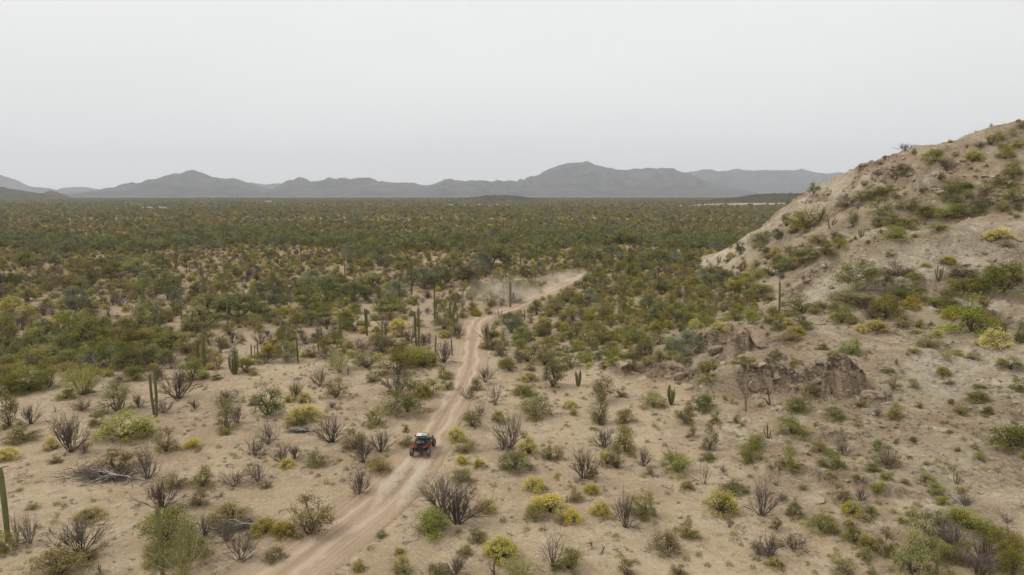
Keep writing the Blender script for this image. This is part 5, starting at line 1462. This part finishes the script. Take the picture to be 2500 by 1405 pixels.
# broken rock showing in patches higher up the hill
PATCH = [(2130,560,'the shoulder above the gully'),(2250,455,'the crest below the overhang'),(2400,430,'the steep ground below the ridge'),(2460,590,'the stony crest at the photo edge'),(2420,640,'the rough pale slope'),(1930,610,'the debris beside the smooth ridge'),(2050,770,'the broken ground under pale rock'),(2440,950,'the rough slope right of the cut bank')]
for cx_, cy_, nm in PATCH:
    for i in range(13):
        p = hits([(cx_ + random.gauss(0, 34), cy_ + random.gauss(0, 12))])[0]
        if np.isnan(p).any(): continue
        sz0 = random.uniform(0.5, 1.5) * (1 if p[1] < 110 else 1.3)
        o = link('boulder', CRAGS[i % 5] if random.random() < 0.45 else STONES[i % 6], None, (p[0], p[1], p[2] - 0.28 * sz0), (random.gauss(0, .3), random.gauss(0, .3), random.uniform(0, 6.28)), (sz0 * random.uniform(1.0, 1.8), sz0, sz0 * random.uniform(0.5, 0.9)))
        BL.setdefault(nm, []).append(o)
for nm, lst in BL.items():
    lst.sort(key=lambda o_: project(*o_.location)[0])
    for i, o_ in enumerate(lst):
        tag(o_, f'angular boulder at {nm}, {order_word(i + 1)} of {count_word(len(lst))} from left', 'boulder', 'boulders at ' + nm)
SLOPE_ST = [(1462,1271,22,'flat pale stone on the sand below the yellow bushes'),(1542,1323,14,'small white stone on the sand near the straw-coloured bush'),(1905,995,34,'rounded pale boulder at the foot of the fluted cut bank'),
            (1790,1055,70,'smooth broad pale rock dome on the lower slope'),(1985,1220,60,'pale round rock showing through sand below the slope'),(1905,882,14,'white angular stone above the cut bank'),(2130,1000,40,'long layered ledge stone right of the cut bank'),
            (1820,770,24,'pale block above the undercut crag')]
for px, py, wp, lab in SLOPE_ST:
    p = hits([(px, py)])[0]; d = depth_of(*p); w_ = wp * d / FPX
    tag(link('stone', STONES[int(px) % 6], None, (p[0], p[1], p[2] - 0.12 * w_), (0, 0, px), (w_, w_ * 0.8, w_ * 0.42)), lab, 'stone')
LS = []
for i in range(66):
    px, py = random.uniform(1560, 2480), random.uniform(985, 1260)
    p = hits([(px, py)])[0]
    if np.isnan(p).any() or hill_base(p[0:1], p[1:2])[0] < 0.3: continue
    w_ = random.uniform(0.35, 0.8)
    LS.append((px, link('stone', STONES[i % 6], None, (p[0], p[1], p[2] - 0.1 * w_), (random.gauss(0, .2), random.gauss(0, .2), i), (w_ * 1.2, w_, w_ * 0.7))))
LS.sort(key=lambda t: t[0])
for i, (px, o_) in enumerate(LS):
    tag(o_, f'loose tan stone on the lower rubble slope, {order_word(i + 1)} of {count_word(len(LS))} from left', 'stone', 'loose stones of the lower slope')
# ------------------------------------------------------------------ the buggy
def simple_mat(name, col, rough=0.5, metal=0.0, dust=0.35, spec=0.4):
    m, ns, ls, out = node_mat(name)
    tc = N(ns, 'ShaderNodeTexCoord')
    c = mix(ns, ls, mapr(ns, ls, noise(ns, ls, tc.outputs['Object'], 3.0, 6, 0.7), 0.35, 0.75, 0, dust), col, (0.36, 0.27, 0.18))
    b = N(ns, 'ShaderNodeBsdfPrincipled'); ls.new(c, b.inputs['Base Color']); b.inputs['Roughness'].default_value = rough; b.inputs['Metallic'].default_value = metal
    b.inputs['Specular IOR Level'].default_value = spec
    ls.new(b.outputs[0], out.inputs['Surface']); return m
MB_black = simple_mat('black_plastic', (0.016, 0.016, 0.018), 0.6, 0, 0.15, 0.2)
MB_tub = simple_mat('dark_body_paint', (0.022, 0.020, 0.026), 0.55, 0, 0.14, 0.2)
MB_red = simple_mat('red_body_paint', (0.38, 0.025, 0.020), 0.3, 0, 0.25)
MB_tyre = simple_mat('tyre_rubber', (0.022, 0.021, 0.020), 0.85, 0, 0.85)
MB_rim = simple_mat('rim_metal', (0.10, 0.075, 0.06), 0.45, 0.6, 0.5)
MB_steel = simple_mat('arm_steel', (0.45, 0.42, 0.38), 0.45, 0.5, 0.5)
MB_white = simple_mat('roof_white', (0.62, 0.56, 0.56), 0.45, 0, 0.3)
MB_green = simple_mat('roof_green', (0.15, 0.20, 0.13), 0.35, 0, 0.15)
MB_lamp = simple_mat('tail_lamp_red', (0.50, 0.02, 0.02), 0.2, 0, 0.05)
MB_glass = simple_mat('mirror_glass', (0.25, 0.26, 0.28), 0.1, 0.8, 0.1)

def loft(name, rings, mat, parent, bevel=0.0, smooth=False):
    """rings: list of equal-length closed outlines; capped at both ends"""
    bm = bmesh.new(); rs = [[bm.verts.new(p) for p in r] for r in rings]
    n_ = len(rings[0])
    for a, b in zip(rs[:-1], rs[1:]):
        for k in range(n_): bm.faces.new((a[k], a[(k + 1) % n_], b[(k + 1) % n_], b[k]))
    bm.faces.new(rs[0][::-1]); bm.faces.new(rs[-1])
    bmesh.ops.recalc_face_normals(bm, faces=bm.faces)
    if bevel: bmesh.ops.bevel(bm, geom=list(bm.edges), offset=bevel, segments=1, affect='EDGES')
    me = bpy.data.meshes.new(name); bm.to_mesh(me); bm.free(); me.materials.append(mat)
    if smooth: me.polygons.foreach_set('use_smooth', np.ones(len(me.polygons), dtype=bool))
    return link(name, me, parent)
def ring_rect(y, hw0, hw1, z0, z1): return [(-hw0, y, z0), (hw0, y, z0), (hw1, y, z1), (-hw1, y, z1)]
def box(name, c, s, mat, parent, bevel=0.01):
    x, y, z = c; a, b, d = s[0] / 2, s[1] / 2, s[2] / 2
    return loft(name, [[(x - a, y - b, z - d), (x + a, y - b, z - d), (x + a, y - b, z + d), (x - a, y - b, z + d)], [(x - a, y + b, z - d), (x + a, y + b, z - d), (x + a, y + b, z + d), (x - a, y + b, z + d)]], mat, parent, bevel)
def tubes(name, lines, r, mat, parent, sides=7):
    g = Geo()
    for pts in lines: g.tube(pts, [r] * len(pts), sides, 0.5, True)
    me = mesh_from(name, np.array(g.v), g.f, mat, True)
    return link(name, me, parent)
def lathe_x(prof, n_, name, mat, tread=0.0):
    """revolve (x, r) profile about the X axis; alternating lugs when tread > 0"""
    v, f = [], []
    for i in range(n_):
        a = 2 * math.pi * i / n_
        for j, (x, r) in enumerate(prof):
            rr = r + (tread if (i // 2 + (j % 2)) % 2 == 0 and 2 <= j <= len(prof) - 3 and r > prof[0][1] else 0)
            v.append((x, rr * math.cos(a), rr * math.sin(a)))
    m_ = len(prof)
    for i in range(n_):
        i2 = (i + 1) % n_
        for j in range(m_ - 1): f.append((i * m_ + j, i * m_ + j + 1, i2 * m_ + j + 1, i2 * m_ + j))
    return mesh_from(name, v, f, mat, False)
TY = lathe_x([(-0.13, 0.20), (-0.15, 0.27), (-0.14, 0.335), (-0.10, 0.365), (-0.03, 0.372), (0.03, 0.372), (0.10, 0.365), (0.14, 0.335), (0.15, 0.27), (0.13, 0.20)], 36, 'tyre', MB_tyre, 0.018)
def rim_mesh():
    g = Geo()
    pr = [(-0.12, 0.205), (-0.05, 0.18), (0.06, 0.18), (0.12, 0.205)]
    me = lathe_x(pr, 24, 'rim_barrel', MB_rim)
    bm = bmesh.new(); bm.from_mesh(me)
    for s in (-1, 1):
        c = bm.verts.new((s * 0.07, 0, 0))
        for k in range(7):
            a = 2 * math.pi * k / 7; w = 0.16
            q = [bm.verts.new((s * 0.075, 0.05 * math.cos(a - 0.6), 0.05 * math.sin(a - 0.6))), bm.verts.new((s * 0.09, 0.195 * math.cos(a - w), 0.195 * math.sin(a - w))),
                 bm.verts.new((s * 0.09, 0.195 * math.cos(a + w), 0.195 * math.sin(a + w))), bm.verts.new((s * 0.075, 0.05 * math.cos(a + 0.6), 0.05 * math.sin(a + 0.6)))]
            bm.faces.new(q); bm.faces.new((c, q[0], q[3]))
    me2 = bpy.data.meshes.new('rim'); bm.to_mesh(me2); bm.free(); me2.materials.append(MB_rim)
    return me2
RIM = rim_mesh()
def wheel(name, loc, parent, rot=(0, 0, 0), s=1.0):
    e = link(name, None, parent, loc, rot, (s, s, s)); e.empty_display_size = 0.2
    link('tyre', TY, e); link('rim', RIM, e)
    return e

_i = int(np.argmin([(np.hypot(*(np.array(project(q[0], q[1], 0.0)) - (1036, 1092)))) for q in TRACK]))
_t = TRACK[_i + 2][:2] - TRACK[_i - 2][:2]
_h = hits([(1033, 1107)])[0]
yaw = R(-4.5)
buggy = link('buggy', None, None, (_h[0], _h[1], smooth_height(_h[0:1], _h[1:2])[0] + 0.07), (0, 0, yaw), (1.03, 1.03, 1.03))
tag(buggy, 'dark red-trimmed off-road buggy with a spare wheel driving up the track', 'buggy')
HB, FB = -1.25, 1.30                                   # rear and front axle
loft('body', [ring_rect(-1.45, .42, .38, .62, .98), ring_rect(-1.05, .55, .60, .42, 1.08), ring_rect(-0.35, .62, .70, .34, .98), ring_rect(0.55, .62, .68, .34, .92), ring_rect(1.15, .50, .56, .40, .95), ring_rect(1.65, .30, .40, .52, .78)], MB_tub, buggy, 0.03)
loft('hood', [ring_rect(0.60, .60, .50, .93, 1.06), ring_rect(1.10, .52, .44, .93, 1.04), ring_rect(1.62, .34, .26, .76, .84)], MB_tub, buggy, 0.02)
loft('engine_cover', [ring_rect(-1.38, .36, .30, .98, 1.04), ring_rect(-1.0, .46, .40, 1.06, 1.14), ring_rect(-0.55, .50, .44, 1.00, 1.12)], MB_black, buggy, 0.02)
for s in (-1, 1):
    loft('side_panel', [[(s * .64, -0.95, .50), (s * .74, -0.95, .52), (s * .72, -0.95, .95), (s * .62, -0.95, .93)], [(s * .66, -0.2, .40), (s * .76, -0.2, .42), (s * .74, -0.2, .80), (s * .64, -0.2, .80)], [(s * .66, 0.55, .42), (s * .74, 0.55, .44), (s * .70, 0.55, .90), (s * .62, 0.55, .90)]], MB_tub, buggy, 0.01)
    loft('red_sill', [[(s * .745, -0.9, .50), (s * .765, -0.9, .50), (s * .755, -0.9, .66), (s * .735, -0.9, .66)], [(s * .765, -0.2, .42), (s * .785, -0.2, .42), (s * .775, -0.2, .60), (s * .755, -0.2, .60)], [(s * .745, 0.5, .46), (s * .765, 0.5, .46), (s * .745, 0.5, .70), (s * .725, 0.5, .70)]], MB_red, buggy)
    loft('rear_fender', [[(s * .42, -1.42, .98), (s * .74, -1.40, .92), (s * .74, -1.40, .96), (s * .42, -1.42, 1.03)], [(s * .52, -0.95, 1.06), (s * .84, -0.95, 1.00), (s * .84, -0.95, 1.04), (s * .52, -0.95, 1.11)], [(s * .58, -0.45, .98), (s * .78, -0.45, .92), (s * .78, -0.45, .96), (s * .58, -0.45, 1.03)]], MB_tub, buggy, 0.008)
    loft('tail_light', [[(s * .30, -1.50, .84), (s * .70, -1.44, .97), (s * .70, -1.44, 1.05), (s * .34, -1.50, .96)], [(s * .30, -1.40, .84), (s * .70, -1.36, .97), (s * .70, -1.36, 1.05), (s * .34, -1.40, .96)]], MB_lamp, buggy, 0.006)
    loft('front_fender', [[(s * .56, 0.85, .84), (s * .86, 0.85, .80), (s * .86, 0.85, .84), (s * .56, 0.85, .89)], [(s * .54, 1.30, .94), (s * .86, 1.30, .90), (s * .86, 1.30, .94), (s * .54, 1.30, .99)], [(s * .44, 1.66, .74), (s * .74, 1.62, .70), (s * .74, 1.62, .74), (s * .44, 1.66, .79)]], MB_tub, buggy, 0.008)
    loft('mirror', [[(s * .76, 0.42, 1.30), (s * .92, 0.40, 1.30), (s * .92, 0.40, 1.42), (s * .76, 0.42, 1.42)], [(s * .77, 0.50, 1.31), (s * .90, 0.48, 1.31), (s * .90, 0.48, 1.41), (s * .77, 0.50, 1.41)]], MB_black, buggy, 0.008)
    loft('seat', [ring_rect(-0.05, .20, .20, .50, .62), ring_rect(-0.30, .22, .22, .48, .66), ring_rect(-0.42, .22, .16, .50, 1.28), ring_rect(-0.52, .20, .14, .52, 1.30)], MB_black, buggy, 0.02).location.x = s * 0.30
    tubes('trailing_arm', [[(s * .40, -0.45, .46), (s * .70, HB, .38)], [(s * .25, HB - .05, .52), (s * .72, HB, .42)], [(s * .25, HB - .12, .40), (s * .72, HB, .34)]], 0.030, MB_steel, buggy)
    tubes('front_arm', [[(s * .30, FB - .2, .44), (s * .72, FB, .38)], [(s * .30, FB + .2, .44), (s * .72, FB, .38)], [(s * .32, FB, .62), (s * .70, FB, .48)]], 0.028, MB_steel, buggy)
    tubes('shock', [[(s * .60, HB + .25, .42), (s * .46, HB + .38, 1.05)]], 0.045, MB_red, buggy)
    for yy, nm in ((HB, 'wheel'), (FB, 'wheel')): wheel(nm, (s * 0.80, yy, 0.375), buggy)
RL = [[(-.56, -1.0, 1.05), (-.50, -.62, 1.66)], [(.56, -1.0, 1.05), (.50, -.62, 1.66)], [(-.60, .62, 1.02), (-.50, .12, 1.68)], [(.60, .62, 1.02), (.50, .12, 1.68)], [(-.50, -.62, 1.66), (.50, -.62, 1.66)], [(-.50, .12, 1.68), (.50, .12, 1.68)],
      [(-.50, -.62, 1.66), (-.50, .12, 1.68)], [(.50, -.62, 1.66), (.50, .12, 1.68)], [(-.66, -.55, .95), (-.50, -.62, 1.66)], [(.66, -.55, .95), (.50, -.62, 1.66)], [(-.44, -1.42, 1.0), (-.5, -.95, 1.12)], [(.44, -1.42, 1.0), (.5, -.95, 1.12)], [(-.50, -.62, 1.30), (.50, -.62, 1.30)]]
tubes('roll_cage', RL, 0.028, MB_black, buggy)
roof = loft('roof', [[(-.53, -.66, 1.695), (.53, -.66, 1.695), (.53, -.66, 1.725), (-.53, -.66, 1.725)], [(-.54, -.2, 1.72), (.54, -.2, 1.72), (.54, -.2, 1.75), (-.54, -.2, 1.75)], [(-.50, .30, 1.70), (.50, .30, 1.70), (.50, .30, 1.73), (-.50, .30, 1.73)]], MB_black, buggy, 0.006)
def roof_patch(name, x0, x1, y0, y1, mat, lift):
    zf = lambda y: (1.725 + (y + .66) / .46 * .025 if y < -.2 else 1.75 - (y + .2) / .5 * .02) + lift
    ys = [y0, -0.2, y1] if y0 < -0.2 < y1 else [y0, y1]
    v = []; f = []
    for y in ys: v += [(x0, y, zf(y)), (x1, y, zf(y)), (x1, y, zf(y) - 0.002), (x0, y, zf(y) - 0.002)]
    for k in range(len(ys) - 1):
        a, b = 4 * k, 4 * k + 4
        f += [(a, a + 1, b + 1, b), (a + 1, a + 2, b + 2, b + 1), (a + 3, a, b, b + 3)]
    return link(name, mesh_from(name, v, f, mat), roof)
roof_patch('white_panel', -.51, -.02, -.64, .20, MB_white, 0.004)
roof_patch('green_panel', 0.0, .51, -.64, .20, MB_green, 0.004)
for i in range(3): roof_patch('white_bar', .09 + i * .13, .15 + i * .13, -.40, .10, MB_white, 0.009)
loft('rear_bumper', [[(-.36, -1.62, .52), (.36, -1.62, .52), (.40, -1.60, .66), (-.40, -1.60, .66)], [(-.36, -1.46, .50), (.36, -1.46, .50), (.40, -1.46, .68), (-.40, -1.46, .68)]], MB_black, buggy, 0.01)
box('rear_grille', (0, -1.47, .78), (.56, .06, .20), MB_black, buggy)
wheel('spare_wheel', (0, -1.02, 1.22), buggy, (0, R(-62), R(90)), 0.98)
tubes('spare_carrier', [[(-.30, -1.3, 1.0), (0, -1.05, 1.18)], [(.30, -1.3, 1.0), (0, -1.05, 1.18)]], 0.025, MB_black, buggy)
tubes('whip_antenna', [[(.50, -.9, 1.1), (.52, -.98, 1.9)]], 0.008, MB_black, buggy, 4)

# ------------------------------------------------------------------ dust hanging over the track
def dust(name, pts, label, dens, seed, thr=0.42, col=(0.98, 0.86, 0.70), nscale=2.2):
    """a lumpy closed cloud body around pts = (x, y, z, rx, ry, rz, yaw)"""
    x, y, z, rx, ry, rz, yw = pts
    bm = bmesh.new(); bmesh.ops.create_icosphere(bm, subdivisions=3, radius=1.0)
    me = bpy.data.meshes.new(name); bm.to_mesh(me); bm.free()
    m, ns, ls, out = node_mat(name + '_air')
    tc = N(ns, 'ShaderNodeTexCoord'); P = tc.outputs['Object']
    ln = N(ns, 'ShaderNodeVectorMath', operation='LENGTH'); ls.new(P, ln.inputs[0])
    fall = math2(ns, ls, 'POWER', mapr(ns, ls, ln.outputs['Value'], 1.0, 0.0), 1.4)
    mp = N(ns, 'ShaderNodeMapping'); mp.inputs['Location'].default_value = (seed, seed * 1.7, 0); mp.inputs['Scale'].default_value = (rx / min(rx, rz), ry / min(rx, rz), 1.0); ls.new(P, mp.inputs['Vector'])
    nz = mapr(ns, ls, noise(ns, ls, mp.outputs[0], nscale, 5, 0.62, 0.8), thr, thr + 0.36)
    pv = N(ns, 'ShaderNodeVolumePrincipled'); pv.inputs['Color'].default_value = (*col, 1); pv.inputs['Anisotropy'].default_value = 0.1
    ls.new(math2(ns, ls, 'MULTIPLY', math2(ns, ls, 'MULTIPLY', fall, nz), dens), pv.inputs['Density'])
    ls.new(pv.outputs[0], out.inputs['Volume'])
    me.materials.append(m)
    o = link(name, me, None, (x, y, z), (0, 0, yw), (rx, ry, rz))
    tag(o, label, 'dust', 'dust raised along the track', 'stuff')
    return o
def trk(px, py): x, y, z = flat(px, py); return x, y
a = trk(1225, 745); dust('dust_cloud', (a[0], a[1] + 2, 2.4, 12.0, 9.0, 5.6, 0.1), 'thin tan dust veil drifting off the track curve', 0.22, 3.1, 0.34)
a = trk(1375, 692); dust('dust_cloud', (a[0], a[1], 1.3, 5.5, 19.0, 3.4, -0.62), 'pale dust streak rising over the far track', 0.50, 7.7, 0.37)
a = trk(1300, 728); dust('dust_cloud', (a[0], a[1], 1.0, 6.0, 15.0, 2.4, -0.75), 'low dust haze between the two dust clouds', 0.30, 11.3, 0.34)
bx, by = buggy.location.x, buggy.location.y
fw = Vector((-math.sin(yaw), math.cos(yaw))); rt = Vector((math.cos(yaw), math.sin(yaw)))
for s, lb in ((-1, 'dust trail behind the near-side rear wheel of the buggy'), (1, 'dust trail behind the far-side rear wheel of the buggy')):
    q = Vector((bx, by)) - fw * 8.0 + rt * (s * 0.95)
    dust('dust_trail', (q.x, q.y, 0.25, 0.9, 7.0, 0.8, yaw + R(-3)), lb, 7.0, 20 + s * 3.3, 0.36, nscale=1.6)
q = Vector((bx, by)) - fw * 4.0
dust('dust_trail', (q.x, q.y, 0.3, 1.6, 2.0, 0.8, yaw), 'dust swirl just behind the buggy', 1.6, 31.0, 0.36, nscale=1.6)

# ------------------------------------------------------------------ far sheds, wash and road bank on the plain
M_wall = simple_mat('white_wall', (0.42, 0.41, 0.39), 0.8, 0, 0.1)
M_roofs = simple_mat('pale_roof', (0.40, 0.385, 0.36), 0.7, 0, 0.15)
M_door = simple_mat('shed_door', (0.10, 0.09, 0.08), 0.7, 0, 0.1)
def shed(px, py, w, dpt, h, lab, grp):
    x, y, z = flat(px, py)
    e = link('farm_shed', None, None, (x, y, 0)); tag(e, lab, 'shed', grp)
    box('wall', (0, 0, h / 2), (w, dpt, h), M_wall, e, 0)
    loft('roof', [[(-w * .52, -dpt * .56, h), (w * .52, -dpt * .56, h), (w * .52, -dpt * .56, h + .15), (-w * .52, -dpt * .56, h + .15)], [(-w * .52, 0, h + dpt * .14), (w * .52, 0, h + dpt * .14), (w * .52, 0, h + dpt * .14 + .2), (-w * .52, 0, h + dpt * .14 + .2)], [(-w * .52, dpt * .56, h), (w * .52, dpt * .56, h), (w * .52, dpt * .56, h + .15), (-w * .52, dpt * .56, h + .15)]], M_roofs, e)
    box('door', (w * .2, -dpt / 2 - .02, h * .4), (w * .12, .06, h * .8), M_door, e, 0)
shed(656, 495, 15, 7, 3.4, 'long white shed alone on the far plain', 'far sheds')
for i, (px, w) in enumerate(((352, 5), (365, 8), (393, 5), (402, 4))):
    shed(px, 512, w, 5, 3.2, order_word(i + 1) + ' from left of four tiny white sheds on the far plain', 'far left sheds')
for i, (px, w) in enumerate(((1100, 14), (1115, 10), (1172, 12), (1215, 9), (1235, 14), (1310, 8))):
    shed(px, 503, w * 0.7, 4, 2.2, order_word(i + 1) + ' from left of six low white sheds below the rise', 'sheds below the rise')

# a graded road bank crossing the plain behind the toe of the hill
M_bank = simple_mat('bank_earth', (0.46, 0.36, 0.27), 0.95, 0, 0.3)
_b = [flat(px, py) for px, py in ((1660, 505), (1720, 503), (1800, 501.5), (1880, 501), (1960, 501), (2060, 501))]
rings = []
for k, (x, y, z) in enumerate(_b):
    hh = (0.6, 3.6, 4.4, 4.0, 4.4, 4.0)[k]
    rings.append([(x, y - 9, -0.5), (x, y + 9, -0.5), (x, y + 3.5, hh), (x, y - 3.5, hh)])
bank = loft('road', rings, M_bank, None)
tag(bank, 'pale earth road bank crossing the plain behind the hill toe', None, None, 'structure')
